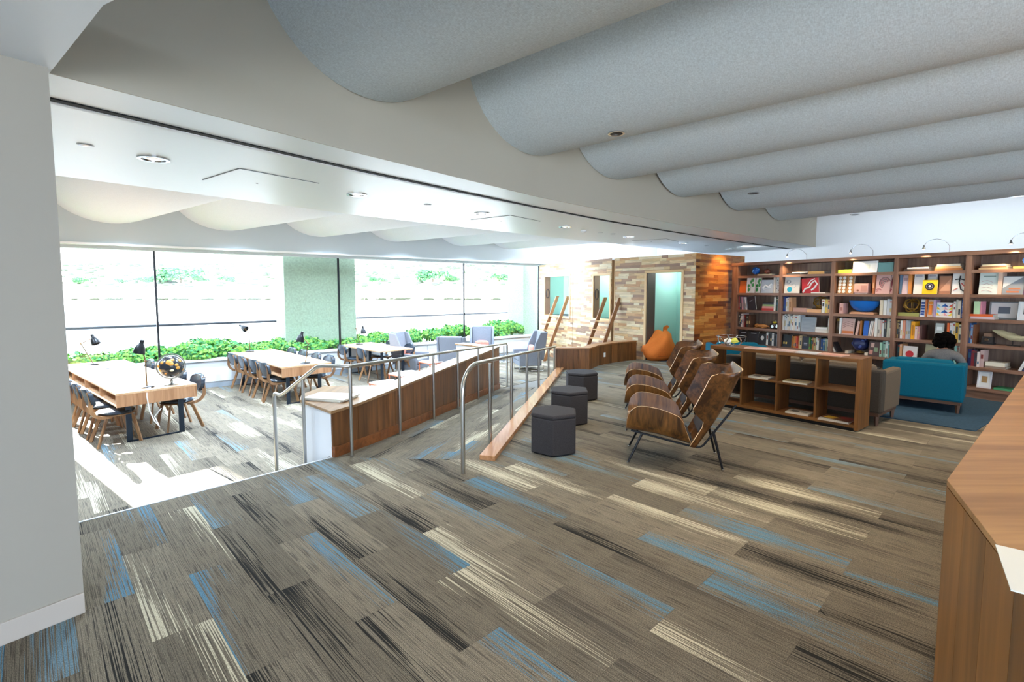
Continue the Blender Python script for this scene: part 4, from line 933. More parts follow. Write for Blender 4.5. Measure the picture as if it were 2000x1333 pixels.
def run(u0, u1, z, hs, cols, kindc=None):
    """a run of standing books"""
    n = len(cols); w = (u1-u0)/n
    rr = random.Random(int(u0*1000+z*77)); ws = [w*rr.uniform(.75, 1.25) for _ in range(n)]; k = (u1-u0)/sum(ws); u = u0
    for i, (c, cn) in enumerate(cols):
        wi = ws[i]*k; h = hs*rr.uniform(.9, 1.04); bl = []
        if rr.random() < .75: a = rr.uniform(.12, .5); bl.append((.2, a, .8, a+rr.uniform(.15, .35), rr.choice(['3a3f48', '7c2f2a', '8f8a80', '2d5f7a', 'c9b27a'])))
        if rr.random() < .5: bl.append((.15, .84, .85, .9, rr.choice(['4a4a4a', 'a83a2c', 'd9d2c0'])))
        book(u, u+wi-.002, z, z+h, c, 'spine', cn, blocks=bl, back=.04+rr.random()*.03, dep=.15+rr.random()*.06); u += wi
def whites(n, seed): r = random.Random(seed); ks = [r.randrange(7) for _ in range(n)]; return [(WH[k], CNW[k]) for k in ks]
z1, z2, z3, z4, z5, z6 = ROWS[5], ROWS[4], ROWS[3], ROWS[2], ROWS[1], ROWS[0]
def globe_on_shelf(u, z, r, c, c2, label, d=.15):
    t = thing('globe', label, 'globe', BS(u, d, z), BA)
    put('base', MB().lathe([(r*.55, 0), (r*.5, .012), (.015, .025), (.012, .05)], (0, 0, 0), 18), M_brass, t, smooth=50)
    put('sphere', MB().ell((0, 0, r+.03), (r, r, r), 20, 14), plain('globe_'+c, c, .35), t, smooth=80)
    rnd = random.Random(int(u*100)); m = MB()
    for k in range(7):
        a = rnd.uniform(-pi*.95, -.05); b = rnd.uniform(-.8, .9)
        C_ = Vector((math.cos(a)*math.cos(b), math.sin(a)*math.cos(b), math.sin(b))); 
        m.ell(tuple(C_*r*.93+Vector((0, 0, r+.03))), (r*rnd.uniform(.14, .26),)*3, 8, 6)
    put('continents', m, pc(c2, .5), t, smooth=60); return t
# ---- bay 1
globe_on_shelf(.55, z1, .085, '1c5fb0', '6fa8dc', 'small bright blue globe on the top shelf of the first bay')
globe_on_shelf(.80, z1, .06, '8a4a36', 'a9705a', 'small rust brown globe on the top shelf of the first bay', .2)
book(.66, 1.0, z1, z1+.03, 'd9c9a0', 'flat', 'cream')
book(.21, .38, z2, z2+.28, 'c9622a', 'face', 'orange')
for a, b, l in ((.39, .60, 'white green-leaf-patterned'), (.62, .735, 'narrow white green-leaf')):
    t = book(a, b, z2, z2+.35, 'e8e8e2', 'face', l); w = b-a
    for k, (x, z, an) in enumerate([(.0, .25, 1.2), (-.25, .16, 2.4), (.25, .18, .6), (-.2, .07, 3.3), (.2, .29, .9)]):
        put('leaf_print', MB().ell((x*w, -.002, z), (.028, .0015, .042), 10, 6, M=Matrix.Translation((0, 0, 0))), pc('2f8a4a' if k % 2 else '4fa85c'), t)
    swoosh(t, [(0, .05), (.01, .18), (0, .31)], .005, '2f6a3a')
t = book(.75, 1.04, z2, z2+.29, 'b9c2cb', 'face', 'grey', desc='bird photo book'); swoosh(t, [(-.10, .10), (-.04, .17), (.03, .13), (.10, .2)], .045, 'eef0f2'); swoosh(t, [(-.08, .07), (.0, .10), (.08, .12)], .03, 'dfe3e8')
book(1.05, 1.085, z2, z2+.34, 'd8d0c4', 'spine', 'cream')
t = book(1.095, 1.195, z2, z2+.34, 'eceae6', 'face', 'white', desc='black-spotted book'); [disc(t, '20242a', .011, x, z) for x, z in ((-.02, .28), (.02, .22), (.0, .16), (-.025, .1), (.02, .06))]
for a, b, h, c, cn, tl in ((.21, .235, .31, 'b5433a', 'red', 0), (.245, .285, .31, '4a4650', 'dark grey', -.06), (.30, .335, .30, 'b98a94', 'dusty pink', -.09), (.35, .385, .29, '8d8a92', 'grey', -.12), (.40, .425, .29, 'e2dedb', 'white', -.15)): book(a, b, z3, z3+h, c, 'spine', cn, tilt=tl, blocks=[(.2, .2, .8, .5, '9a9088')])
t = book(.47, .66, z3, z3+.31, '24222a', 'face', 'black', desc='slanted book', tilt=-.16); swoosh(t, [(-.05, .2), (.05, .23)], .008, '8a8a92')
for k, (c, cn, h) in enumerate((('b8322c', 'red', .05), ('d98f86', 'pink', .045), ('9db87a', 'light green', .04), ('2c3038', 'black', .04))): book(.79+.01*k, 1.07, z3+[0, .051, .097, .138][k], z3+[.05, .096, .137, .178][k], c, 'flat', cn, desc=f'book {["at the bottom", "second", "third", "on top"][k]} of pile')
run(1.08, 1.195, z3, .31, [('e6e4dc', 'white'), ('2e4a3c', 'dark green'), ('d8d8d0', 'light grey')])
run(.21, .40, z4, .30, [('33363c', 'black'), ('454148', 'dark grey'), ('e2dcd4', 'white'), ('c9b8b0', 'greyish pink'), ('7a2a2a', 'dark red')])
run(.43, .53, z4, .29, [('3c3a34', 'dark olive'), ('5a3c2a', 'brown')])
t = thing('toy_dog', 'tan carved animal figure lying on the fourth shelf, first bay', 'figurine', BS(.78, .12, z4), BA)
put('body', MB().ell((0, 0, .05), (.13, .04, .04), 14, 8).ell((-.13, 0, .065), (.045, .035, .033), 12, 8).ell((-.17, 0, .055), (.025, .02, .018), 10, 6), pc('c98a4a'), t, smooth=70)
for x, y in ((-.09, -.035), (-.08, .035), (.08, -.035), (.09, .035)): put('leg', MB().tube([(x, y, .04), (x-.03, y*1.3, .015), (x-.07, y*1.3, .012)], [.018, .014, .011], 8), pc('b97a3c'), t, smooth=60)
put('tail', MB().tube([(.12, 0, .05), (.16, .01, .035), (.19, .0, .015)], [.014, .011, .007], 8), pc('b97a3c'), t, smooth=60)
t = thing('toy_motorcycle', 'black and yellow model motorcycle on the fourth shelf, first bay', 'toy', BS(1.08, .10, z4), BA)
for x, r in ((-.05, .055), (.055, .06)): put('wheel', MB().tube([(x+r*math.cos(2*pi*k/18), 0, r+r*math.sin(2*pi*k/18)) for k in range(18)], .013, 8, True), pc('17181b'), t, smooth=60); put('rim', MB().lathe([(.03, -.01), (.03, .01)], (0, 0, 0), 12, M=Matrix.Translation((x, 0, r)) @ Matrix.Rotation(pi/2, 4, 'X')), M_chrome, t)
put('fuel_tank', MB().ell((0, 0, .145), (.055, .025, .028), 12, 8), pc('c9b52c', .3), t, smooth=60); put('engine', MB().box((-.03, -.02, .06), (.03, .02, .11)), pc('3a2024', .3), t, bev=.004)
put('fork', MB().tube([(.055, 0, .06), (.03, 0, .19), (-.01, .05, .2)], .006, 6).tube([(.03, 0, .19), (-.01, -.05, .2)], .006, 6), M_chrome, t)
put('seat', MB().ell((-.055, 0, .15), (.045, .02, .012), 10, 6), pc('141416'), t, smooth=60)
for k, (a, b, c, l) in enumerate(((.22, .47, '1b1d22', 'black'), (.475, .73, '24272c', 'charcoal'))):
    t = book(a, b, z5, z5+.28, c, 'face', l, desc='large book'); swoosh(t, [(-.06, .235), (.07, .235)], .012, 'c9c9c9')
t = book(.735, .92, z5, z5+.24, '17181b', 'face', 'black white', desc='portrait book'); t2 = put('printed_patch', MB().ell((0, -.002, .15), (.04, .0015, .05), 12, 8), pc('d8d8d4'), t)
run(.93, 1.19, z5, .27, [('e2e2dc', 'white'), ('1f2024', 'black'), ('303238', 'black'), ('e6e4de', 'white'), ('24262a', 'black'), ('8fa3b5', 'grey blue')])
# ---- bay 2
for a, b, p, q, c, cn in ((1.33, 1.62, 0, .03, '2a2a2c', 'black'), (1.45, 1.77, .031, .05, 'e4e0d6', 'white'), (1.79, 2.10, 0, .055, 'd9a860', 'golden yellow'), (2.11, 2.235, 0, .045, '3a2e2a', 'dark brown')): book(a, b, z1+p, z1+q, c, 'flat', cn)
t = book(1.285, 1.61, z2, z2+.35, 'e2ded6', 'face', 'off-white', desc='circle-patterned book'); disc(t, '8b9096', .055, -.07, .24, ri=.022); disc(t, 'b5babd', .05, .04, .16, ri=.035); disc(t, '1fa3c4', .055, -.04, .08)
t = book(1.68, 2.02, z2, z2+.31, 'c4202a', 'face', 'bright red', desc='book', tilt=-.08); swoosh(t, [(-.15, .03), (-.10, .1), (-.02, .12), (.03, .2), (.1, .25), (.14, .18), (.08, .1), (.02, .06)], .034, 'f0ecea'); swoosh(t, [(-.05, .17), (.02, .26), (.1, .29)], .02, 'f0ecea')
book(1.86, 2.14, z2, z2+.022, 'e9e4da', 'flat', 'white')
run(1.28, 1.41, z3, .31, [('2b4f9a', 'blue'), ('24408a', 'dark blue'), ('e2e0da', 'white'), ('d4cfc4', 'cream')])
book(1.415, 1.475, z3, z3+.30, 'c99a70', 'spine', 'tan', tilt=-.05, blocks=[(.2, .3, .8, .7, 'a97850')])
book(1.50, 1.78, z3, z3+.085, 'c4998a', 'flat', 'dusty pink', desc='thick book'); book(1.79, 2.075, z3, z3+.065, 'd9a878', 'flat', 'peach')
def wire_sphere(u, z, r, label, d=.16, c=M_brass):
    t = thing('wire_sphere', label, 'ornament', BS(u, d, z), BA); 
    for k in range(4):
        R = Matrix.Translation((0, 0, r)) @ rotz(pi*k/4+.3) @ Matrix.Rotation(.5+.5*k, 4, 'X')
        put('ring', MB().tube([(r*.97*math.cos(2*pi*i/28), r*.97*math.sin(2*pi*i/28), 0) for i in range(28)], 1., 4, True, M=R, flat=(.022, .005)), c, t)
    return t
wire_sphere(1.97, z3+.066, .13, 'golden band sphere ornament on books, third shelf of second bay', .22)
run(2.09, 2.24, z3, .29, [('e2e2d8', 'white'), ('d9c05a', 'yellow'), ('c9a070', 'tan')])
run(1.285, 1.665, z4, .335, whites(11, 3)); t = book(1.68, 1.97, z4, z4+.30, '9aa3ab', 'face', 'grey', desc='striped book', blocks=[(.1, .1+.09*k, .95, .115+.09*k, '7f8890') for k in range(9)])
for k, (c, cn) in enumerate((('e4e0d6', 'white'), ('dcd8ce', 'light grey'), ('e9e6e0', 'white'))): book(1.98, 2.21, z4+.036*k, z4+.036*k+.035, c, 'flat', cn, desc=f'book {["at the bottom", "in the middle", "on top"][k]} of pile')
book(2.222, 2.25, z4, z4+.30, 'dfe2e0', 'spine', 'white')
t = book(1.285, 1.49, z5, z5+.27, '16181c', 'face', 'black', desc='book with gold letters', blocks=[(.15, .25, .3, .42, 'c9a94a'), (.38, .25, .55, .42, 'c9a94a')])
run(1.50, 1.715, z5, .265, [('a8682c', 'orange brown'), ('c98a3c', 'ochre'), ('d06a30', 'orange'), ('b8281e', 'red'), ('d99a5a', 'peach'), ('cdb58a', 'tan')])
t = book(1.72, 1.86, z5, z5+.26, '2a2a38', 'face', 'dark navy', desc='book', blocks=[(.25, .4, .75, .5, '9a9aa8'), (.25, .3, .75, .35, '9a9aa8')])
run(1.865, 2.24, z5, .26, [('5a8a3a', 'green'), ('3a5f34', 'dark green'), ('b8743a', 'orange brown'), ('a8a06a', 'olive'), ('e2e0d8', 'white'), ('e9e4da', 'white'), ('3a3434', 'black'), ('24457a', 'blue'), ('3f6f9a', 'light blue'), ('8fa08a', 'sage green'), ('b8d0c8', 'pale green')])
# ---- bay 3
book(2.36, 2.60, z1, z1+.07, 'a8cf3a', 'flat', 'lime green', desc='box', cat='box')
def frame_(u0, u1, z, h, c, art, label, dpt=.14, name='picture_frame'):
    w = u1-u0; t = thing(name, label, 'picture', BS((u0+u1)/2, dpt, z), BA); t.rotation_euler = (-.12, 0, BA)
    m = MB(); b = .022
    m.box((-w/2, 0, 0), (w/2, .02, b)).box((-w/2, 0, h-b), (w/2, .02, h)).box((-w/2, 0, b), (-w/2+b, .02, h-b)).box((w/2-b, 0, b), (w/2, .02, h-b))
    put('frame', m, pc(c, .4), t); put('mat_board', MB().box((-w/2+b, .008, b), (w/2-b, .018, h-b)), pc('f2f0ea'), t)
    put('picture', MB().box((-w*.2, .006, h*.32), (w*.2, .009, h*.7)), pc(art), t); return t
frame_(2.63, 3.04, z1, .215, 'f4f4f2', 'd8dcd0', 'white framed picture on the top shelf of the third bay', .03)
t = thing('storage_box', 'muted teal box on the top shelf of the third bay', 'box', BS(3.17, .05, z1), BA); put('body', MB().box((-.12, 0, 0), (.12, .2, .16)), pc('5f8f92'), t, bev=.003); put('lid', MB().box((-.123, -.003, .16), (.123, .203, .178)), pc('6f9fa0'), t, bev=.002)
for k, (a, b) in enumerate(((2.365, 2.515), (2.525, 2.65))):
    t = book(a, b, z2, z2+.34, 'b07a44', 'face', ['wide tan white-dotted', 'narrow tan white-dotted'][k]); w = b-a
    for i in range(2 if k == 0 else 1):
        for j in range(5): disc(t, 'e9e4da', .029, (i-.5)*w*.5 if k == 0 else 0, .04+.065*j)
t = thing('table_radio', 'pinkish small radio standing on the second shelf of third bay', 'radio', BS(2.78, .05, z2), BA)
put('body', MB().box((-.12, 0, .012), (.12, .13, .19)), pc('d9a99a'), t, bev=.008); put('dial', MB().lathe([(.018, 0), (.018, .01)], (0, 0, 0), 14, M=Matrix.Translation((-.05, 0, .06)) @ Matrix.Rotation(pi/2, 4, 'X')), pc('8a5a3c'), t); put('grille', MB().box((.0, -.003, .04), (.10, 0, .15)), pc('c48f80'), t); put('foot', MB().box((-.11, .01, 0), (.11, .12, .012)), pc('e8cfc4'), t)
book(2.97, 3.01, z2, z2+.34, 'b8693a', 'spine', 'orange brown', blocks=[(.2, .3, .8, .6, 'd9a070')])
for a, b, nm in ((3.02, 3.25, 'pink black swirl-patterned'), (3.257, 3.312, 'narrow swirl-patterned')):
    t = book(a, b, z2, z2+.34, 'dcb0a8', 'face', nm); w = b-a
    for k in range(5): swoosh(t, [(w*.12+(.02+.017*k)*math.cos(x)*min(1, w/.2), .20+(.02+.02*k)*math.sin(x)) for x in [pi*.1+i*pi*1.3/9 for i in range(10)]], .007, '1d1a22' if k % 2 == 0 else 'a8283c')
    for k in range(2): swoosh(t, [(-w*.25+(.02+.02*k)*math.cos(x)*min(1, w/.2), .06+(.015+.018*k)*math.sin(x)) for x in [i*2*pi/10 for i in range(8)]], .006, 'a8283c')
book(2.42, 2.49, z3+.0, z3+.20, 'd9a89c', 'spine', 'pink', blocks=[(.2, .3, .8, .6, 'b8786c')])
t = thing('blue_bowl', 'large glossy blue bowl on a wooden board, third shelf of third bay', 'bowl', BS(2.80, .17, z3+.042), BA)
put('bowl_body', MB().lathe([(.05, 0), (.10, .008), (.18, .05), (.235, .12), (.262, .21), (.255, .21), (.225, .125), (.17, .06), (.09, .02), (.001, .016)], (0, 0, 0), 28), plain('blue_glaze', '1f6fc4', .18), t, smooth=60)
t.scale = (1.0, .62, 1)
t = thing('wooden_board', 'peach wooden board under the blue bowl', 'board', BS(2.80, .17, z3), BA); put('board', MB().box((-.21, -.10, 0), (.21, .1, .03)), pc('d9a27a'), t, bev=.004); put('batten', MB().box((-.19, -.08, .03), (.19, .08, .042)), pc('c99068'), t)
run(3.11, 3.31, z3, .29, [('d9cbb0', 'cream'), ('e4e2dc', 'white'), ('d8dadc', 'light grey'), ('c4ccd4', 'pale blue')])
t = thing('glass_jar', 'dark glass jar on the fourth shelf of the third bay', 'jar', BS(2.385, .12, z4), BA); put('body', MB().lathe([(.04, 0), (.043, .02), (.043, .22), (.03, .25)], (0, 0, 0), 16), pc('4a3c30', .15), t, smooth=50); put('stopper', MB().lathe([(.032, .25), (.035, .265), (.02, .30)], (0, 0, 0), 14), M_brass, t, smooth=50)
book(2.435, 2.468, z4, z4+.31, 'e6e6e2', 'spine', 'white')
t = book(2.475, 2.69, z4, z4+.31, 'c9a59a', 'face', 'pink brown', desc='curved-lines book'); [swoosh(t, [(-.09, .12+.04*k), (.0, .18+.035*k), (.09, .15+.04*k)], .008, '8a6a64') for k in range(3)]; put('printed_patch', MB().box((-.1, -.003, .02), (.1, 0, .07)), pc('c4703a'), t)
book(2.72, 2.76, z4, z4+.27, 'd9b0a0', 'spine', 'pink', tilt=.15); book(2.80, 2.83, z4, z4+.28, 'a8682c', 'spine', 'orange brown')
t = book(2.855, 2.94, z4+.0, z4+.28, '1f5fb8', 'face', 'bright blue'); 
for k, (c, cn) in enumerate((('e6e4e0', 'white'), ('d9d0c8', 'cream'), ('e2c8b8', 'pale pink'))): book(2.945+.03*k, 2.965+.03*k, z4, z4+.28, c, 'spine', cn, tilt=.12)
run(3.05, 3.315, z4, .33, [('e2ddd4', 'white'), ('cfc6b8', 'cream'), ('c9a8a0', 'pale pink'), ('dadcd8', 'white'), ('3a3f44', 'dark grey'), ('c9ccb8', 'pale green'), ('e6e2d8', 'white')])
for k in range(2): book(2.36+.05*k, 2.39+.05*k, z5, z5+.27, ['d8d4cc', '2a2426'][k], 'spine', ['white', 'black'][k], tilt=-.5)
globe_on_shelf(2.77, z5+.03, .135, '2c3560', '4a5a9a', 'large navy blue globe on the fifth shelf of the third bay', .18)
book(2.56, 2.62, z5, z5+.05, 'd9c8b0', 'flat', 'cream'); book(2.90, 2.955, z5, z5+.05, 'e0d4c0', 'flat', 'off-white')
t = book(2.96, 3.14, z5, z5+.27, '5a4440', 'face', 'dark floral', blocks=[(.1, .1, .4, .4, 'c98a7a'), (.5, .3, .85, .6, '8a9a7a'), (.2, .6, .5, .9, 'd9b0a0')])
run(3.15, 3.315, z5, .29, [('a8cfb8', 'mint green'), ('9ac4b4', 'mint green'), ('cfe0d8', 'pale mint'), ('6fa8a8', 'teal')])
# ---- bay 4
book(3.45, 3.82, z1, z1+.045, '3a2e28', 'flat', 'dark brown'); book(3.50, 3.81, z1+.046, z1+.07, 'e9e6e0', 'flat', 'white', desc='book on dark book')
for k, (c, cn) in enumerate((('a86a34', 'brown'), ('d9ae78', 'tan'), ('e6dcc4', 'cream'))): book(3.89+.015*k, 4.26-.015*k, z1+.036*k, z1+.036*k+.035, c, 'flat', cn, desc=f'book {["at the bottom", "in the middle", "on top"][k]} of pile')
book(3.40, 3.43, z2, z2+.33, '5f7f9a', 'spine', 'grey blue'); t = book(3.435, 3.525, z2, z2+.33, 'cfb8bc', 'face', 'pale pink', blocks=[(.2, .7, .8, .85, 'a88a90')]); book(3.53, 3.575, z2, z2+.34, 'c9823c', 'spine', 'orange')
t = book(3.605, 3.74, z2, z2+.35, 'e2dcd6', 'face', 'tall white', blocks=[(.15, .85, .85, .93, 'a8a4a8')]); t = book(3.77, 3.90, z2, z2+.35, 'd9d6d4', 'face', 'pale grey', back=.12, blocks=[(.15, .85, .85, .93, 'a8a4a8')])
t = book(3.745, 3.95, z2, z2+.24, 'f2c414', 'face', 'yellow', desc='record-patterned book', back=.02); disc(t, '2a2630', .065, 0, .13); disc(t, 'd0ccd8', .055, 0, .13, y=-.0045, ri=.03); disc(t, 'e8e4ea', .018, 0, .13, y=-.0045)
t = book(3.96, 4.12, z2, z2+.30, 'a8765a', 'face', 'brown'); put('printed_triangle', MB().add([(-.07, -.003, .05), (.07, -.003, .05), (.07, -.003, .26)], [(0, 1, 2)]), pc('c99678'), t)
t = book(4.135, 4.33, z2, z2+.345, 'ecebe6', 'face', 'white', desc='brush-stroke book'); swoosh(t, [(-.06, .24), (.0, .25), (.06, .23)], .018, '1d2328'); swoosh(t, [(.0, .30), (-.01, .2), (.02, .08), (.06, .05)], .018, '1d2328'); swoosh(t, [(.02, .18), (.07, .12)], .014, 'c44a4a'); swoosh(t, [(-.08, .06), (-.02, .1)], .016, 'd98a7a')
wire_sphere(3.57, z3+.062, .125, 'golden band sphere ornament on olive book, third shelf of fourth bay', .15)
book(3.40, 3.71, z3, z3+.06, '9a9a54', 'flat', 'olive')
t = book(3.725, 3.79, z3, z3+.30, 'e0e4ea', 'face', 'blue lettered', blocks=[(.1, .08+.16*k, .9, .2+.16*k, '24468a') for k in range(5)]); book(3.795, 3.82, z3, z3+.30, 'b8642c', 'spine', 'rust')
t = book(3.825, 3.905, z3, z3+.29, 'd9c0a8', 'face', 'orange patterned'); swoosh(t, [(0, .04), (0, .12), (0, .2)], .05, 'e07a1c'); disc(t, 'e8902c', .03, 0, .24)
book(3.91, 3.94, z3, z3+.29, 'b89ab8', 'spine', 'lilac')
t = book(3.945, 4.17, z3, z3+.25, 'e8e4de', 'face', 'multicoloured', desc='triangle-patterned book'); cols = ['e8b41c', '2a6ab0', 'e89aa0', 'd8482c', '7ac0d0', 'f0d8c0', '24468a', 'e8c83c']
for k in range(16):
    x0 = -.10+.05*(k % 4); zz = .03+.05*(k//4); q = [(x0, -.003, zz), (x0+.05, -.003, zz), (x0+.05*(k % 2), -.003, zz+.05)]; put('printed_triangle', MB().add(q, [(0, 1, 2)]), pc(cols[(k*5) % 8]), t)
run(4.18, 4.275, z3, .30, [('dcdcd4', 'white'), ('c9c4b4', 'cream'), ('e6d8c4', 'cream')])
t = book(4.28, 4.33, z3, z3+.30, '1f4a9a', 'spine', 'blue', desc='lettered book')
try:
    cu = bpy.data.curves.new('lettering', 'FONT'); cu.body = 'COLLECTION'; cu.size = .052; cu.extrude = .0006; cu.align_x = 'CENTER'; cu.align_y = 'CENTER'
    to = bpy.data.objects.new('tmp', cu); COL.objects.link(to); dg = bpy.context.evaluated_depsgraph_get(); me = bpy.data.meshes.new_from_object(to.evaluated_get(dg)); bpy.data.objects.remove(to)
    me.transform(Matrix.Translation((0, -.002, .15)) @ Matrix.Rotation(-pi/2, 4, 'Y') @ Matrix.Rotation(pi/2, 4, 'X') @ Matrix.Diagonal((.82, .82, 1, 1)))
    put('lettering', me, pc('e8ecf2'), t)
except Exception as ex: print('text', ex)
run(3.395, 3.60, z4, .32, [('d9c48a', 'yellow cream'), ('4a3a34', 'dark brown'), ('e6e2da', 'white'), ('d98f70', 'salmon'), ('c4c8cc', 'light grey'), ('aab0b4', 'grey')])
book(3.61, 3.665, z4, z4+.31, 'f0a818', 'spine', 'amber yellow', blocks=[(.25, .2, .75, .8, 'c47a10')])
run(3.67, 3.77, z4, .25, [('e4c4b8', 'pale pink'), ('c9908a', 'dusty pink'), ('5a3a34', 'dark brown')])
t = book(3.945, 4.06, z4, z4+.30, 'b8beb8', 'face', 'grey green', blocks=[(.2, .15, .5, .45, '2a3230'), (.6, .2, .85, .4, 'd8483c'), (.2, .6, .8, .8, 'e2e6e2')])
run(4.11, 4.335, z4, .32, [('e2682c', 'orange'), ('e8e6e6', 'white'), ('dadada', 'light grey'), ('c9a030', 'yellow'), ('d8d4b8', 'cream'), ('dcdfe0', 'white')])
run(3.395, 3.495, z5, .28, [('3a2c30', 'dark brown'), ('2e5f6a', 'dark teal'), ('d9a070', 'peach')])
t = book(3.505, 3.71, z5, z5+.24, 'e6dcd4', 'face', 'white', desc='book with red disc'); disc(t, 'c4202a', .06, .0, .10)
t = book(3.825, 3.99, z5, z5+.30, 'a09a78', 'face', 'olive grey'); disc(t, 'd9c84a', .03, 0, .17)
run(4.22, 4.335, z5, .30, [('9ad0c4', 'pale teal'), ('8a8078', 'grey'), ('e2ddd4', 'white')])
# ---- bay 5 and 6
for k, (c, cn) in enumerate((('b8a078', 'tan'), ('8a6a4a', 'brown'), ('ddd0ac', 'cream'))): book(4.46+.02*k, 4.80-.015*k, z1+.027*k, z1+.027*k+.026, c, 'flat', cn, desc=f'book {["at the bottom", "in the middle", "on top"][k]} of pile')
book(4.86, 5.15, z1, z1+.035, 'd99a50', 'flat', 'orange tan')
globe_on_shelf(5.0, z1+.036, .065, '1c4fa0', '3a70c0', 'small blue globe standing on a book, top shelf of fifth bay')
t = book(4.475, 4.70, z2, z2+.34, 'd9e2da', 'face', 'pale green white', blocks=[(.2, .8, .85, .86, '8a9a90')]); [swoosh(t, [(-.08, .05+.05*k), (-.02, .07+.05*k), (.05, .04+.05*k)], .004, 'b0686a') for k in range(4)]; book(4.70, 4.75, z2, z2+.34, 'e2c0a8', 'spine', 'peach')
t = book(4.755, 4.99, z2, z2+.28, '8f959a', 'face', 'grey', blocks=[(.2, .1, .8, .2, 'c47a54'), (.3, .28, .85, .36, 'c47a54')]); put('printed_triangle', MB().add([(-.115, -.0035, .10), (.11, -.0035, .27), (-.115, -.0035, .27)], [(0, 1, 2)]), pc('e6e4de'), t)
book(4.995, 5.03, z2, z2+.30, '5a3a6a', 'spine', 'purple')
book(4.40, 4.69, z3, z3+.035, 'c9b8c0', 'flat', 'lilac'); book(4.39, 4.67, z3+.036, z3+.075, 'd9642c', 'flat', 'orange', desc='book on lilac book')
t = book(4.435, 4.51, z3+.076, z3+.28, 'c4e0b0', 'spine', 'pale green'); book(4.513, 4.53, z3+.076, z3+.28, 'd98a9a', 'spine', 'pink')
frame_(4.56, 4.91, z3, .28, '8a9090', '6a7480', 'grey landscape picture leaning on the third shelf of fifth bay', .24)
frame_(4.93, 5.14, z3, .29, 'e8ebe8', '2f3238', 'white framed picture on the third shelf, fifth bay', .10)
run(4.395, 4.465, z4, .32, [('3a68a8', 'blue'), ('8aa8c8', 'light blue'), ('7a4a2c', 'brown')])
t = thing('old_camera', 'black antique camera on the fourth shelf of the fifth bay', 'camera', BS(4.60, .12, z4), BA)
put('body', MB().box((-.07, 0, .02), (.07, .09, .12)), pc('2a2624'), t, bev=.006); put('hood', MB().box((-.05, .01, .12), (.05, .08, .175)), pc('8a6a54'), t, bev=.006); put('lens', MB().lathe([(.025, 0), (.028, .02), (.02, .03)], (0, 0, 0), 14, M=Matrix.Translation((0, 0, .07)) @ Matrix.Rotation(pi/2, 4, 'X')), M_chrome, t); put('stand', MB().box((-.08, -.02, 0), (.08, .1, .02)), pc('17181a'), t)
t = thing('driftwood', 'pale driftwood piece on a small stand, fourth shelf of fifth bay', 'ornament', BS(4.90, .12, z4), BA)
pts = [(-.24, 0, .22), (-.14, 0, .19), (-.02, .01, .14), (.10, 0, .12), (.22, 0, .15)]
m = MB().tube(pts, [.012, .038, .055, .04, .02], 12); m.v = [(x, y, z+.012*math.sin(x*40+y*60)) for x, y, z in m.v]; put('wood_piece', m, plain('driftwood', 'b9ad88', .8, bump=.4, bs=40, var=.2), t, smooth=60)
put('stand', MB().box((-.06, -.03, 0), (.08, .05, .012)).tube([(.0, 0, .01), (0, 0, .10)], .006, 6), pc('2a2624'), t)
run(4.40, 4.60, z5, .26, [('2c3060', 'navy'), ('8a2c34', 'dark red'), ('3a2c34', 'dark brown'), ('e0cfc4', 'pale pink'), ('c4a8a0', 'dusty pink')])
book(4.62, 4.86, z5, z5+.03, '8a7a6a', 'flat', 'brown'); book(4.62, 4.85, z5+.031, z5+.095, 'e2d8c0', 'flat', 'cream', desc='thick book on brown book')
for k, (c, cn) in enumerate((('e2ddd6', 'white'), ('3a3a5a', 'dark blue'), ('8a8088', 'grey'))): book(5.0+.045*k, 5.035+.045*k, z5, z5+.25, c, 'spine', cn, tilt=.35)
frame_(4.53, 4.70, z6, .27, 'e6e2e0', 'b08a5a', 'small white framed picture on the lowest shelf of fifth bay', .06)
book(4.74, 4.95, z6, z6+.03, '4a9a6a', 'flat', 'green')
# ---- gooseneck lamps on the bookcase top
for i, (u, l) in enumerate(((1.60, 'first chrome gooseneck lamp from the left on the bookcase top'), (2.84, 'second chrome gooseneck lamp on the bookcase top, above the white frame'), (3.99, 'third chrome gooseneck lamp on the bookcase top, above the fourth bay'), (5.08, 'fourth chrome gooseneck lamp on the bookcase top, above fifth bay'))):
    t = thing('gooseneck_lamp', l, 'lamp', BS(u, .30, 2.366), BA, 'gooseneck lamps on the bookcase')
    pts = [(0, 0, 0)]+[(-.10-.10*math.cos(pi-a)*-1-.0, -.0, .0) for a in ()]
    pts = [(0, 0, .0), (.0, -.01, .12)]+[(-.13+.13*math.cos(a), -.05-.22*(a/pi), .12+.12*math.sin(a)) for a in [pi*k/8 for k in range(1, 9)]]
    put('neck', MB().tube(pts, .0035, 6), M_chrome, t, smooth=60); put('base', MB().lathe([(.03, 0), (.03, .012), (.008, .018)], (0, 0, 0), 12), M_chrome, t)
    e = pts[-1]; put('lamp_head', MB().lathe([(.010, .02), (.013, -.01), (.027, -.045)], e, 12), M_chrome, t, smooth=50); put('bulb', MB().ell((e[0], e[1], e[2]-.045), (.018, .018, .012), 8, 6), emis('warm_bulb', 'ffd9a0', 12), t)
    L = bpy.data.lights.new('lamp_light', 'SPOT'); L.energy = 26; L.color = (1, .74, .45); L.spot_size = 2.0; L.spot_blend = .8; L.shadow_soft_size = .03
    lo_ = bpy.data.objects.new('lamp_light', L); COL.objects.link(lo_); p = BS(u-.2, -.10, 2.34); lo_.location = (p[0], p[1], p[2]); lo_.rotation_euler = Vector((.5*.0+.35*.868, .35*.497, -1)).to_track_quat('-Z', 'Y').to_euler()
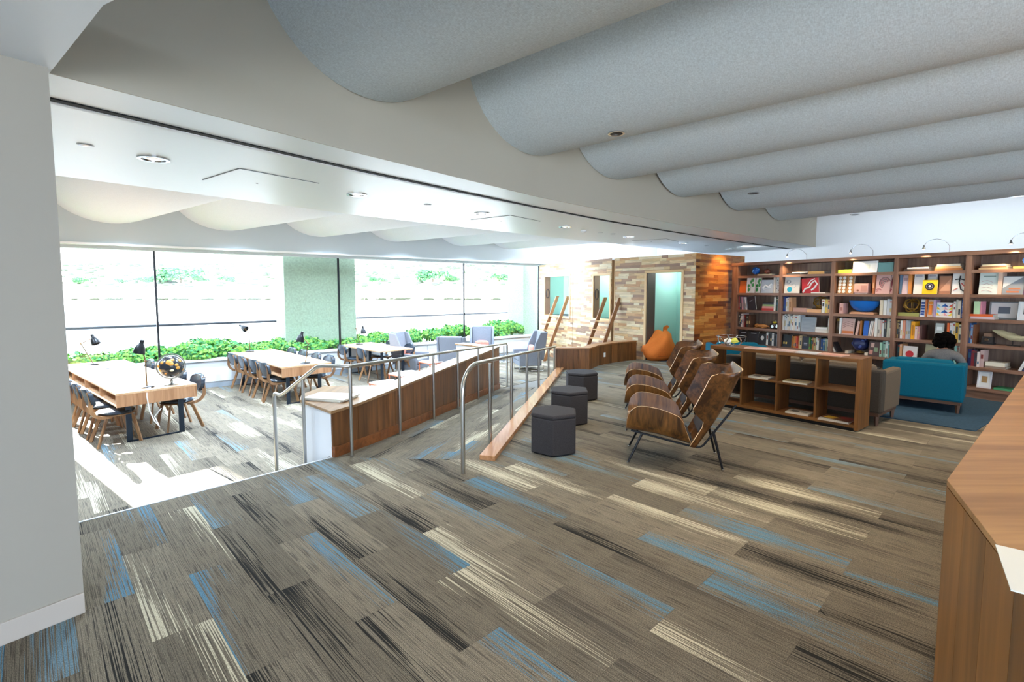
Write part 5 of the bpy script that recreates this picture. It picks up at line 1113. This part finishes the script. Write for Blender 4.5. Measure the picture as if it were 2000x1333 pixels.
# ================================================================== READING TABLES
def desk(name, label, org, a, L, W, box, top=.3):
    """origin = near-left corner on the lower floor, +x = along the table away from the camera, +y to the left side... """
    t = thing(name, label, 'table', (org[0], org[1], LOW), a, 'long reading tables by the window'); H = top-LOW
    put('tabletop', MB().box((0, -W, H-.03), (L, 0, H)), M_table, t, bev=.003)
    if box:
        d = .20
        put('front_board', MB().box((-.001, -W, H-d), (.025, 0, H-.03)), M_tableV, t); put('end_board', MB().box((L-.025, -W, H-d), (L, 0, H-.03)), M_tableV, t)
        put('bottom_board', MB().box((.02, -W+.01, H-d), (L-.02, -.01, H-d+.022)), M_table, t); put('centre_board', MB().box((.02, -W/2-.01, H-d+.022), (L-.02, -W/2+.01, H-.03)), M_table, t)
        for k in range(1, 4): put('cubby_divider', MB().box((L*k/4-.01, -W+.015, H-d+.022), (L*k/4+.01, -.015, H-.03)), M_table, t)
        zt = H-d
    else: zt = H-.03
    for x in (.18, L-.24):
        for y in (-W+.17, -.17): put('leg', MB().box((x, y-.035, 0), (x+.02, y+.035, zt)), M_bluem, t, bev=.002)
        put('foot_bar', MB().box((x, -W+.135, 0), (x+.02, -.135, .022)), M_bluem, t)
    for q in ((.28, .7) if box else (.5,)): put('power_grommet', MB().lathe([(.05, 0), (.05, .004), (.03, .006)], (L*q, -W/2, H), 16), pc('2a2d33'), t)
    return t
a1 = math.atan2(2.139, -2.612)   # table 1 left edge direction
T1o = (-5.517, 6.838); a1 = math.atan2(.64, -.768); desk('reading_table', 'long oak reading table nearest the camera with a globe on it', T1o, a1, 4.15, 1.0, True)
T2o = (-4.30, 9.216); a2 = math.atan2(.708, -.706); desk('reading_table', 'oak reading table in the middle, second from the camera', T2o, a2, 3.1, .96, True)
T3o = (-3.113, 11.605); a3 = math.atan2(.713, -.701); desk('reading_table', 'smaller thin-topped reading table farthest from the camera', T3o, a3, 2.05, .92, False)
def TP(o, a, x, y, z=LOW): return (o[0]+math.cos(a)*x-math.sin(a)*y, o[1]+math.sin(a)*x+math.cos(a)*y, z)
# ---- chairs
def side_chair(loc, rz, label):
    """faces local +y"""
    t = thing('side_chair', label, 'chair', loc, rz)
    prof = [(.02, -.028), (.17, -.03), (.21, -.012), (.215, .0), (.19, .022), (.12, .032), (.001, .03)]
    m = MB().lathe(prof, (0, 0, 0), 22); m.v = [(x*1.02, y*.98+.0, z+.02*(y/.2)**2*(1 if y > 0 else .6)) for x, y, z in m.v]
    put('seat', m, M_leather, t, loc=(0, .02, .45), smooth=60)
    put('seat_shell', MB().lathe([(.02, -.012), (.20, -.012), (.222, .0), (.21, .008), (.02, .0)], (0, .02, .425), 22), M_chairwood, t, smooth=50)
    g = [[(.205*math.sin(u*1.0)/math.sin(1.0)*math.sqrt(max(.05, 1-(abs(v)**3.0)*.75)), -.235-.045*math.cos(u)+.04-.05*(v*.5+.5), .70+.125*v) for u in [k/6-1 for k in range(13)]] for v in (-1, -.85, -.5, 0, .5, .85, 1)]
    put('backrest', MB().sheet(g, .035), M_leather, t, smooth=60)
    g2 = [[(x*1.06, y-.024, .70+(z-.70)*1.06) for x, y, z in r] for r in g]
    put('back_shell', MB().sheet(g2, .010), M_leather, t, smooth=60)
    for s in (-1, 1):
        put('back_stem', MB().tube(bend([(s*.145, -.05, .405), (s*.165, -.20, .415), (s*.19, -.275, .52), (s*.185, -.262, .70), (s*.165, -.285, .80)], .09, 4), 1., flat=(.012, .045)), M_chairwood, t, smooth=50)
        put('leg', MB().tube(bend([(s*.03, .10, .415), (s*.13, .17, .405), (s*.20, .235, 0)], .07, 4), [1]*2+[1.]*7, flat=(.038, .016)) if 0 else MB().tube(bend([(s*.03, .10, .412), (s*.15, .17, .402), (s*.20, .235, 0)], .07, 4), 1., flat=(.018, .042)), M_chairwood, t, smooth=40)
        put('leg', MB().tube(bend([(s*.03, -.04, .412), (s*.15, -.11, .402), (s*.215, -.225, 0)], .07, 4), 1., flat=(.018, .042)), M_chairwood, t, smooth=40)
    return t
first = None
def chair_at(o, a, x, y, side, label, group):
    global first
    p = TP(o, a, x, y); rz = a+(pi if side > 0 else 0)+random.uniform(-.07, .07)
    if first is None: first = side_chair(p, rz, label); first['group'] = group; first.scale = (1.08, 1.08, 1.0)
    else: dup(first, p, rz, label, group)
GR = 'black leather plywood chairs at the reading tables'
WHO = ['nearest the camera', 'second from the camera', 'third from the camera', 'farthest from the camera']
for k, x in enumerate((.36, 1.0, 1.6, 2.3)): chair_at(T1o, a1, x, -.04, 1, f'black leather plywood chair, left side of globe table, {WHO[k]}', GR)
for k, x in enumerate((.50, 1.35, 2.2, 3.1)): chair_at(T1o, a1, x, -.90, -1, f'black leather plywood chair, right side of globe table, {WHO[k]}', GR)
for k, x in enumerate((.45, 1.05, 1.75, 2.45)): chair_at(T2o, a2, x, -.12, 1, f'black leather plywood chair, left side of middle table, {WHO[k]}', GR)
for k, x in enumerate((.5, 1.15, 1.85, 2.5)): chair_at(T2o, a2, x, -.86, -1, f'black leather plywood chair, right side of middle table, {WHO[k]}', GR)
for k, x in enumerate((.45, 1.45)): chair_at(T3o, a3, x, -.06, 1, f'black leather plywood chair, left side of farthest table, {["nearest the camera", "farther away"][k]}', GR)
for k, x in enumerate((.5, 1.45)): chair_at(T3o, a3, x, -.86, -1, f'black leather plywood chair, right side of farthest table, {["nearest the camera", "farther away"][k]}', GR)
# ---- desk lamps
M_dbrass = plain('dark_brass', '6e5a3c', .4, .5)
def desk_lamp(base, elbow, head, aim, label):
    t = thing('desk_lamp', label, 'lamp', (base[0], base[1], .3), 0, 'black desk lamps on the reading tables')
    e = Vector(elbow); h = Vector(head); ai = Vector(aim).normalized()
    put('base', MB().lathe([(.095, 0), (.095, .014), (.085, .022), (.015, .024)], (0, 0, 0), 22), M_blackm, t, smooth=40)
    put('stem', MB().tube([(0, 0, .02), tuple(e)], .009, 8), M_dbrass, t); put('joint', MB().ell(tuple(e), (.017,)*3, 10, 7), M_dbrass, t, smooth=60)
    put('arm', MB().tube([tuple(e), tuple(h)], .009, 8), M_dbrass, t)
    R = Matrix.Translation(h) @ ai.to_track_quat('-Z', 'Y').to_matrix().to_4x4()
    sh = put('lamp_shade', MB().lathe([(.015, .075), (.026, .07), (.028, .03), (.032, .01), (.050, -.015), (.064, -.05), (.074, -.10), (.077, -.13), (.071, -.13), (.05, -.03), (.01, -.0)], (0, 0, 0), 18, M=R), M_blackm, t, smooth=50)
    put('bulb', MB().ell((0, 0, -.06), (.024, .024, .035), 10, 7, M=R), pc('f2efe6', .3), sh, smooth=60)
    c = [(0, .06, .012), (.04, .12, .006), (.12, .14, .006)]; put('cord', MB().tube(c, .004, 6), pc('e8e6e0'), t)
    return t
desk_lamp((-8.1, 9.55), (-.22, 0, .41), (.03, 0, .52), (.45, -.1, -.9), 'black desk lamp at the far end of the globe table')
desk_lamp((-5.42, 7.30), (0, 0, .40), (-.05, 0, .64), (-.25, -.1, -.95), 'black desk lamp beside the globe on the nearest table')
desk_lamp((-6.15, 11.60), (0, 0, .445), (-.22, .1, .58), (.8, -.2, -.45), 'black desk lamp at the far end of the middle table')
desk_lamp((-4.06, 9.70), (.065, 0, .39), (-.06, 0, .56), (-.25, -.1, -.95), 'black desk lamp at the near end of the middle table')
desk_lamp((-4.05, 13.15), (-.085, 0, .42), (.10, 0, .41), (.15, -.1, -.98), 'black desk lamp on the farthest reading table')
o = put('lamp_cord', MB().tube([(-5.33, 7.25, .31), (-5.30, 7.13, .305), (-5.28, 7.10, .2), (-5.27, 7.12, .0), (-5.2, 7.11, -.15), (-5.15, 7.14, -.25), (-5.22, 7.15, -.1), (-5.12, 7.15, .02)], .008, 6), pc('eceae6')); o['label'] = 'white cord hanging over the near end of globe table'; o['category'] = 'cord'
gt = thing('globe', 'large black and gold globe on stand at the near table end', 'globe', (-5.20, 7.52, .3), .4)
put('base', MB().lathe([(.10, 0), (.10, .01), (.07, .02), (.02, .035), (.016, .06), (.03, .07), (.012, .085), (.012, .11)], (0, 0, 0), 24), M_steel, gt, smooth=50)
gc = (0, 0, .285)
put('sphere', MB().ell(gc, (.168,)*3, 28, 18), plain('black_globe', '23262c', .25), gt, smooth=80)
rnd = random.Random(11); m = MB()
for a, b, r in ((-1.5, .55, .075), (-1.35, .35, .06), (-1.2, .75, .05), (-.9, .2, .045), (-.8, -.1, .05), (-2.2, .5, .05), (-2.6, .1, .06), (-2.4, -.3, .045), (-.4, .6, .05), (.6, .3, .07), (1.6, .2, .06), (2.4, .5, .07), (-1.9, -.6, .03), (0, -.4, .05)):
    C_ = Vector((math.cos(a)*math.cos(b), math.sin(a)*math.cos(b), math.sin(b)))
    m.ell(tuple(C_*(.168-r*.84)+Vector(gc)), (r, r, r*.9), 12, 8)
put('continents', m, plain('gold_land', 'c98f3c', .35), gt, smooth=60)
put('map_label', MB().ell((.04, -.155, .24), (.03, .012, .018), 8, 6), pc('e2dcae'), gt)
R = Matrix.Translation(gc) @ Matrix.Rotation(.35, 4, 'Y') @ Matrix.Rotation(pi/2, 4, 'X')
put('meridian_ring', MB().tube([(.186*math.cos(2*pi*k/36), .186*math.sin(2*pi*k/36), 0) for k in range(36)], 1., 4, True, M=R, flat=(.018, .006)), M_steel, gt)
put('book_rest', MB().tube([(0, 0, .095), (.06, 0, .11), (.11, 0, .16)], .007, 6), M_steel, gt)
# ---- papers on the worktop of the ramp wall
for k, (l, c) in enumerate((('white brochure at the bottom of the stack on the ramp wall worktop', 'e2dfd8'), ('white printed folder on top of the stack on ramp wall worktop', 'eeece6'))):
    magazine((-2.10+.02*k, 5.68-.01*k, .4955+.016*k), -.32+.1*k, .52, .34, .015, c, l, 'brochure', blocks=[(.1, .2, .45, .75, 'd0cdc6'), (.6, .3, .9, .6, 'dcd8d2')] if k else ())
# ---- orange side tables
def stool_table(p, a, w, d, h, label):
    t = thing('nesting_table', label, 'table', (p[0], p[1], LOW), a, 'white tables with orange frames'); m = pc('e8835a', .4)
    put('tabletop', MB().box((-w/2, -d/2, h-.022), (w/2, d/2, h)), pc('f0e4dc', .35), t, bev=.002)
    put('edge_band', MB().box((-w/2-.003, -d/2-.003, h-.04), (w/2+.003, d/2+.003, h-.022)), m, t)
    for x in (-w/2+.012, w/2-.012):
        for y in (-d/2+.012, d/2-.012): put('leg', MB().box((x-.011, y-.011, 0), (x+.011, y+.011, h-.04)), m, t)
stool_table((-2.45, 9.65), .8, .5, .5, .40, 'orange framed white table nearest the camera behind the ramp wall')
stool_table((-2.30, 10.75), .78, .6, .5, .40, 'orange framed white table in the middle behind the ramp wall')
stool_table((-2.0, 12.55), .76, .55, .5, .40, 'orange framed white table farthest back near the wing armchairs')
# ---- grey wing armchairs
def lounge(p, a, label, H=1.08, cushion=None):
    t = thing('wing_armchair', label, 'armchair', (p[0], p[1], LOW), a, 'grey high-backed armchairs by the window')
    W = .70
    bk_ = put('back', MB().box((-W/2+.05, 0, .0), (W/2-.05, .11, H-.30)), M_greyfab, t, loc=(0, -.32, .30), bev=.025); bk_.rotation_euler = (.14, 0, 0)
    for s in (-1, 1):
        w_ = put('wing', MB().prism([(0, 0), (.34, .0), (.30, .42), (.20, H-.34), (.0, H-.30)], -.03, .03), M_greyfab, t, bev=.018)
        w_.matrix_local = Matrix.Translation((s*(W/2-.02), -.33, .30)) @ Matrix.Rotation(.14, 4, 'X') @ Matrix(((0, 0, 1, 0), (1, 0, 0, 0), (0, 1, 0, 0), (0, 0, 0, 1)))
        put('arm', MB().box((s*(W/2)-.04, -.25, .16), (s*(W/2)+.04, .36, .56)), M_greyfab, t, bev=.025)
        put('sled_leg', MB().tube(bend([(s*.30, -.32, .17), (s*.30, -.36, .012), (s*.30, .36, .012), (s*.30, .30, .17)], .05), .010, 8), M_chrome, t, smooth=50)
    put('seat_base', MB().box((-W/2+.03, -.28, .16), (W/2-.03, .35, .30)), M_greyfab, t, bev=.02); put('seat_cushion', MB().box((-W/2+.045, -.24, .30), (W/2-.045, .37, .44)), M_greyfab, t, bev=.035)
    if cushion:
        q = p; c_ = thing('throw_pillow', cushion[1], 'cushion', (p[0]-math.sin(a)*-.0+math.cos(a+pi/2)*-.08, p[1]+math.sin(a+pi/2)*-.08, LOW+.57), a, 'coral cushions on the grey armchairs')
        m = MB().ell((0, 0, 0), (.21, .065, .13), 18, 11, k=.6); put('pillow', m, fabric('coral_knit', 'd98f7c', 120, .3) if 'coral_knit' not in bpy.data.materials else bpy.data.materials['coral_knit'], c_, smooth=70)
        put('piping', MB().tube([(.2*math.copysign(abs(math.cos(x))**.6, math.cos(x)), 0, .125*math.copysign(abs(math.sin(x))**.6, math.sin(x))) for x in [2*pi*k/32 for k in range(32)]], .006, 6, True), pc('c47a68'), c_, smooth=60)
    return t
lounge((-2.66, 12.95), -1.85, 'grey wing armchair left, seen from the side facing right', 1.10, (1, 'coral cushion on the left grey wing armchair'))
lounge((-1.48, 12.75), -.15, 'grey armchair with its back turned to the camera', 1.04)
lounge((-.90, 14.75), pi+.02, 'grey wing armchair facing the camera in front of the window', 1.10, (1, 'coral cushion on armchair facing the camera'))
lounge((.46, 13.60), 1.80, 'grey wing armchair right, beside the ladder facing left', 1.08, (1, 'coral cushion on the right grey wing armchair'))
t = thing('side_table', 'small white round side table right of the armchair facing camera', 'table', (-.25, 15.2, LOW), 0)
put('tabletop', MB().lathe([(.30, .0), (.30, .02), (.28, .024)], (0, 0, .52), 28), pc('efe6da', .35), t); put('stem', MB().tube([(0, 0, .01), (0, 0, .52)], .02, 10), M_chrome, t); put('foot', MB().lathe([(.18, 0), (.17, .012), (.03, .02)], (0, 0, 0), 24), M_chrome, t)
# ================================================================== DOWNLIGHTS AND CEILING FITTINGS
def downlight(p, z, r, name='downlight', label='', col=(1, .93, .82), e=0., tilt=None, em=3., grp='round chrome downlights in the soffit'):
    t = thing(name, label, 'light', (p[0], p[1], z), 0, grp)
    put('trim_ring', MB().tube([(r*math.cos(2*pi*k/24), r*math.sin(2*pi*k/24), -.004) for k in range(24)], 1., 4, True, flat=(r*.28, .014)), M_chrome, t)
    put('reflector', MB().lathe([(r*.88, -.003), (r*.5, .0), (r*.3, .004)], (0, 0, 0), 18), M_chrome if em else pc('4a4238'), t, smooth=50)
    put('lens', MB().lathe([(r*.5, -.006), (.001, -.008)], (0, 0, 0), 14), (pc('2a2622') if em == 0 else emis('lens_glow', 'fff0d8', .7) if 'lens_glow' not in bpy.data.materials else bpy.data.materials['lens_glow']), t)
    if e:
        L = bpy.data.lights.new('downlight_and_fill', 'SPOT'); L.energy = e; L.color = col; L.spot_size = 2.2; L.spot_blend = .7; L.shadow_soft_size = r*.6
        o = bpy.data.objects.new('downlight_and_fill', L); COL.objects.link(o); o.location = (p[0], p[1], z-.03)
for k, p in enumerate([(-3.099, 4.401), (-1.846, 6.025), (-.449, 7.5), (.958, 9.068), (2.484, 10.708), (4.172, 12.226), (6.006, 13.895)]):
    downlight(p, 2.88, .105, label=f'round chrome downlight in the long soffit, {ORD[k]} from the left', e=130, col=(.66, .84, 1))
for k, (p, c) in enumerate([((-3.336, 3.99), 1), ((-1.126, 6.741), 1), ((2.048, 10.221), 0), ((1.75, 9.95), 0), ((5.007, 12.932), 0)]):
    t = thing('sprinkler', f'small {["first", "second", "fourth", "third", "fifth"][k]} round sprinkler cover from left in the soffit', 'sprinkler', (p[0], p[1], 2.88), 0, 'sprinklers in the soffit')
    put('cover', MB().lathe([(.045, 0), (.045, -.008), (.02, -.012)], (0, 0, 0), 18), pc('9a9c9e' if c else 'd8dadc', .3), t); put('plate', MB().lathe([(.055, .0), (.055, -.003)], (0, 0, 0), 18), pc('c8cacc'), t)
t = thing('smoke_detector', 'small white smoke detector in the soffit beside the downlights', 'detector', (1.368, 9.61, 2.88)); put('body', MB().lathe([(.055, 0), (.055, -.02), (.035, -.045), (.001, -.05)], (0, 0, 0), 18), pc('f0f0ee'), t, smooth=50); put('vent_ring', MB().lathe([(.05, -.022), (.05, -.03)], (0, 0, 0), 18), pc('b8b8b8'), t)
for k, (c, l) in enumerate((((-2.62, 5.31), 'nearest the camera'), ((-.1, 8.25), 'in the middle'), ((3.35, 11.75), 'farthest from the camera'))):
    a = math.atan2(.80, .60); t = thing('access_panel', f'flush white access panel in the soffit, {l}', 'panel', (c[0], c[1], 2.879), a, 'access panels in the soffit')
    w, d = .81, .80; put('panel', MB().box((-w/2, -d/2, -.006), (w/2, d/2, 0)), M_soffit, t)
    for q in ((-w/2, -d/2-.008, w/2, -d/2), (-w/2, d/2, w/2, d/2+.008), (-w/2-.008, -d/2, -w/2, d/2), (w/2, -d/2, w/2+.008, d/2)): put('gap', MB().box((q[0], q[1], -.003), (q[2], q[3], .001)), pc('6a6e74'), t)
    put('latch', MB().lathe([(.012, -.006), (.012, -.008)], (0, .1, 0), 10), pc('4a4a4a'), t)
# recessed spots of the vaulted ceiling: those in view, and the same rows carried on out of view
VS = [((1.065, 5.215), 1), ((3.998, 8.381), 1), ((7.30, 10.75), 1)]
for k, (p, v) in enumerate(VS): downlight(p, 3.345, .075, 'ceiling_spot', f'small recessed spot in the grey vaulted ceiling, {["nearest the camera", "in the middle", "farthest away"][k]}', e=LAMP_E, grp='recessed spots in the vaulted ceiling', em=0)
for i, (x, y, a, hw) in enumerate(BP):
    for l in (1.6, 3.9, 6.2, 8.5):
        an = math.radians(a); p = (x+math.sin(an)*l, y+math.cos(an)*l)
        if p[0] > 10.6 or p[1] < -4.2: continue
        L = bpy.data.lights.new('downlight_and_fill', 'SPOT'); L.energy = LAMP_E; L.color = (1, .84, .64); L.spot_size = 2.3; L.spot_blend = .9; L.shadow_soft_size = .06
        o = bpy.data.objects.new('downlight_and_fill', L); COL.objects.link(o); o.location = (p[0], p[1], 3.32)
for i, (a, b) in enumerate(zip(WB, EB)):  # spots added along the window vaults to brighten the lower room
    for q in (.2, .5, .8):
        if i >= 4 and q > .7: continue
        p = (a[0]+(b[0]-a[0])*q, a[1]+(b[1]-a[1])*q)
        L = bpy.data.lights.new('downlight_and_fill', 'SPOT'); L.energy = 500; L.color = (.64, .80, 1); L.spot_size = 2.6; L.spot_blend = .9; L.shadow_soft_size = .12
        o = bpy.data.objects.new('downlight_and_fill', L); COL.objects.link(o); o.location = (p[0], p[1], 3.03)
        t = thing('ceiling_spot', f'tiny round spot in the {ORD[i]} white vault on window side, {["near the glass", "mid length", "near the soffit"][round(q*3)-0 if q < .3 else (1 if q < .6 else 2)]}', 'light', (p[0], p[1], 3.052), 0, 'tiny spots in the white vaults') if False else None
for x, y, e in ((7.3, 10.3, 120), (8.6, 8.6, 120), (6.0, 13.0, 60)):  # cool spots added to brighten the far white wall
    L = bpy.data.lights.new('wall_wash_fill', 'SPOT'); L.energy = e; L.color = (.84, .92, 1); L.spot_size = 2.2; L.spot_blend = 1.; L.shadow_soft_size = .1
    o = bpy.data.objects.new('wall_wash_fill', L); COL.objects.link(o); o.location = (x, y, 3.2 if y < 12 else 2.8); o.rotation_euler = Vector((.78, .62, -.25)).to_track_quat('-Z', 'Y').to_euler()
for x, y, e in ((2.17, 5.37, 14), (3.26, 6.87, 14)):   # adjustable warm spots tucked up in the valleys between vaults
    L = bpy.data.lights.new('valley_spot', 'SPOT'); L.energy = e; L.color = (1, .75, .42); L.spot_size = 1.6; L.spot_blend = 1.; L.shadow_soft_size = .03
    o = bpy.data.objects.new('valley_spot', L); COL.objects.link(o); o.location = (x, y, 3.86); o.rotation_euler = Vector((.55, .6, -.45)).to_track_quat('-Z', 'Y').to_euler()
for x, y, z, e in ((2.2, 16.3, 2.95, 80), (3.6, 15.2, 2.95, 80)):   # lamps added on the timber box roof to brighten the wall above
    t = thing('roof_fill_lamp', f'low added fill lamp lying on the roof of the timber box, {["by the window", "by the bookcase"][[2.2, 3.6].index(x)]}', 'light', (x, y, 2.556)); put('housing', MB().box((-.15, -.05, 0), (.15, .05, .05)), pc('d8d8d8'), t, bev=.004); put('diffuser', MB().box((-.13, -.035, .05), (.13, .035, .06)), pc('f4f4f0'), t)
    L = bpy.data.lights.new('roof_fill_light', 'POINT'); L.energy = e; L.color = (.84, .92, 1); L.shadow_soft_size = .15
    o = bpy.data.objects.new('roof_fill_light', L); COL.objects.link(o); o.location = (x, y, z)
# warm wall washer in front of the side of the wood-clad box
L = bpy.data.lights.new('wall_wash_fill', 'SPOT'); L.energy = 60; L.color = (1, .62, .28); L.spot_size = 1.5; L.spot_blend = .8; L.shadow_soft_size = .05
o = bpy.data.objects.new('wall_wash_fill', L); COL.objects.link(o); o.location = (5.15, 11.25, 2.75); o.rotation_euler = Vector((-.35, .6, -1)).to_track_quat('-Z', 'Y').to_euler()
# ================================================================== OUTDOORS
def outside(s, o, z=0): p = WP(s, o); return (p[0], p[1], z)
struct('ground_terrace', MB().prism([WP(-30, .2), WP(40, .2), WP(60, 14), WP(-60, 14)], -.9, -.62), plain('pale_paving', 'c6c8ca', .9))
struct('ground_river', MB().box((-330, -20, -1.3), (200, 132, -.92)), plain('river_water', 'c0c4c2', .25, bump=.3, bs=.6))
struct('ground_bank', MB().prism([(-330, 128), (200, 128), (330, 330), (-460, 330)], [-2, -2, 29, 29], [-.8, -.8, 30, 30]), plain('dry_bank', 'd4ccb8', .95, var=.15, bs=.15))
rb = random.Random(3); rk = MB(); sb_ = MB()
for k in range(260):
    x = rb.uniform(-150, 30)
    if math.sin(x*.35)+math.sin(x*1.1) < -.3: continue
    rk.ell((x, 128+rb.uniform(-.4, .6), -.7), (rb.uniform(.5, 1.6), .5, rb.uniform(.2, .45)), 6, 4)
for k in range(420):
    Y = rb.uniform(150, 215); x = rb.uniform(-.92, .05)*Y; w = rb.uniform(.3, 1.5)
    sb_.ell((x, Y, .1525*(Y-128)-.6), (w, w*.6, w*rb.uniform(.3, .9)), 6, 4)
o = put('shore_rocks', rk, pc('4a4a38', .95)); o['kind'] = 'stuff'; o['label'] = 'line of dark rocks and weeds along the far river shore'; o['category'] = 'rocks'
o = put('bank_scrub', sb_, pc('5d6655', .95)); o['kind'] = 'stuff'; o['label'] = 'sparse scrub scattered over the far river bank'; o['category'] = 'scrub'
# railing along the terrace edge
rl = thing('terrace_railing', 'dark thin railing along the outdoor terrace edge', 'railing', outside(0, 13.5), 0)
def R0_(s, z): p = WP(s, 0); return (p[0]-WP(0, 0)[0], p[1]-WP(0, 0)[1], z)
put('top_rail', MB().tube([R0_(-30, .19), R0_(45, .19)], .06, 6), M_blackm, rl)
for k in range(-10, 16): put('post', MB().tube([R0_(k*3., -.62), R0_(k*3., .19)], .02, 6), pc('c8ccd0'), rl)
# planting strip with shrubs against the glass
struct('planter_soil', MB().prism(wbox(-2, WL, .2, 1.9), -.62, .02), plain('soil', '5a4634', .95, var=.3))
def shrub_mesh(seed, w, d, h, n, name='foliage'):
    r = random.Random(seed); vs = []; fs = []; mi = []
    blobs = [(r.uniform(-w*.4, w*.4), r.uniform(-d*.3, d*.3), r.uniform(h*.3, h*.62), r.uniform(.5, .9)) for _ in range(9)]
    for k in range(n):
        bx, by, bz, bs = r.choice(blobs); th_ = r.uniform(0, 2*pi); ph = math.acos(r.uniform(-.5, 1)); rad = r.uniform(.7, 1.)*bs
        n_ = Vector((math.sin(ph)*math.cos(th_), math.sin(ph)*math.sin(th_), math.cos(ph)))
        c = Vector((bx+n_.x*rad*w*.25, by+n_.y*rad*d*.35, bz+n_.z*rad*h*.38)); c.z = max(.01, c.z)
        u = n_.orthogonal().normalized(); u.rotate(Quaternion(n_, r.uniform(0, 6.28))); t_ = (u+n_*r.uniform(-.1, .7)).normalized(); s_ = t_.cross(n_).normalized()
        l = r.uniform(.035, .07)*(h/.42)**.6*(2.3 if h > 2 else 1.15); q = l*.42; o = len(vs)
        vs += [tuple(c), tuple(c+t_*l*.5+s_*q), tuple(c+t_*l), tuple(c+t_*l*.5-s_*q)]; fs.append((o, o+1, o+2, o+3)); mi.append(1 if r.random() < .4 else 0)
    me = bpy.data.meshes.new(name); me.from_pydata(vs, [], fs); me.update(); me.materials.append(M_leaf); me.materials.append(M_leaf2); me.polygons.foreach_set('material_index', mi); return me
protos = [shrub_mesh(k, 1.35, 1.0, .62, 3200) for k in range(4)]
stemm = MB()
for k in range(6): a = k*1.05; stemm.tube([(0, 0, 0), (.12*math.cos(a), .12*math.sin(a), .16), (.3*math.cos(a), .25*math.sin(a), .28)], [.014, .01, .005], 5)
stemm = stemm.mesh('stems'); stemm.materials.append(pc('6a5238'))
ns = 17
for k in range(ns):
    s = -.3+k*.80; big = 1.0+.12*math.sin(k*2.1)+(.35 if k in (5,) else 0)
    t = thing('shrub', f'leafy green shrub outside the window sill, {ORD[k]} from the left', 'shrub', outside(s, .75, .0), 0, 'shrubs along the window sill')
    t.scale = (big, big, (.85+.3*max(0, (k-8)/9))*big)
    o = bpy.data.objects.new('foliage', protos[k % 4]); COL.objects.link(o); o.parent = t; o.rotation_euler[2] = k*1.3; o['kind'] = 'stuff'
    o = bpy.data.objects.new('stems', stemm); COL.objects.link(o); o.parent = t
# far bank trees and bushes
M_tl = plain('tree_leaf', '6f9f68', .8, spec=.1); M_tl2 = plain('tree_leaf_dark', '4a7a58', .8, spec=.1)
treep = [shrub_mesh(20+k, 9, 6, 5.5, 2600) for k in range(3)]
for m_ in treep: m_.materials[0] = M_tl; m_.materials[1] = M_tl2
tk = MB().tube([(0, 0, -1), (.2, 0, 1), (0, .1, 2.6)], [.3, .22, .12], 8).mesh('trunk'); tk.materials.append(pc('6a5a48'))
def at(px, Y): return ((px-1000)/972*Y, Y)
for k, (px, Y, s, l) in enumerate([(355, 158, 1.0, 'broad green tree cluster across the river, left of the stone pier'), (318, 160, .5, 'small green tree left of the broad cluster across the river'), (284, 158, .4, 'small dark green bush left of the window joint'), (165, 156, .42, 'small green bush across the river, far left'), (396, 160, .42, 'small green bush right of the broad cluster'), (443, 160, .4, 'small grey green bush nearest the stone pier'),
        (845, 160, .8, 'rounded green tree across the river in the second window'), (885, 162, .42, 'narrow green tree beside the rounded tree'), (973, 162, .5, 'green tree across the river at the right window end'), (735, 160, .35, 'sparse green bush left in the second window'), (240, 158, .33, 'low green bush across the river between poles')]):
    x, y = at(px, Y); t = thing('tree', l, 'tree', (x, y, .1525*(Y-128)-.9), 0, 'trees on the far river bank'); t.scale = (s*1.5, s*1.2, s*1.05)
    o = bpy.data.objects.new('foliage', treep[k % 3]); COL.objects.link(o); o.parent = t; o['kind'] = 'stuff'; o = bpy.data.objects.new('trunk', tk); COL.objects.link(o); o.parent = t
def house(px, Y, w, d, h, z, label):
    x, y = at(px, Y); t = thing('building', label, 'building', (x, y, z), -.2)
    put('wall', MB().box((-w/2, 0, 0), (w/2, d, h)), pc('cfd2d4', .8), t); put('roof', MB().prism([(-w/2-.5, -.5), (w/2+.5, -.5), (w/2+.5, d+.5), (-w/2-.5, d+.5)], h, h+.5), pc('8a929c', .7), t)
    for k in range(4): put('window', MB().box((-w/2+w*(k+.25)/4, -.06, h*.35), (-w/2+w*(k+.75)/4, 0, h*.75)), pc('6a7888', .3), t)
house(350, 245, 13, 9, 4.6, 15.4, 'grey roofed building high on the far bank, left window'); house(208, 250, 8, 8, 3.6, 16.4, 'small grey building high on the far bank, far left')
# unseen block added left of the view; it keeps the low sun off most of the window wall
nb = thing('shade_block', 'unseen block added left of view to shade the window wall', 'building', (0, 0, 0))
SD = Vector((-.79, .61)).normalized(); SP = Vector((.61, .79)).normalized()
def TS(n, t_): p = SP*n+SD*t_; return (p.x, p.y)
TN0 = 2.50/math.hypot(.61, .79)
put('wall', MB().prism([TS(TN0, 101), TS(TN0+12.1, 101), TS(TN0+12.1, 113), TS(TN0, 113)], -3, 58), pc('b8bcc0', .7), nb)
put('roof', MB().prism([TS(TN0, 100.8), TS(TN0+12.1, 100.8), TS(TN0+12.1, 113.2), TS(TN0, 113.2)], 58, 58.6), pc('8a8e94', .7), nb)
for fl_ in range(14):
    put('window_band', MB().prism([TS(TN0+.8, 100.92), TS(TN0+11.4, 100.92), TS(TN0+11.4, 101), TS(TN0+.8, 101)], fl_*3.6-1, fl_*3.6+1), pc('5a6a78', .2), nb)
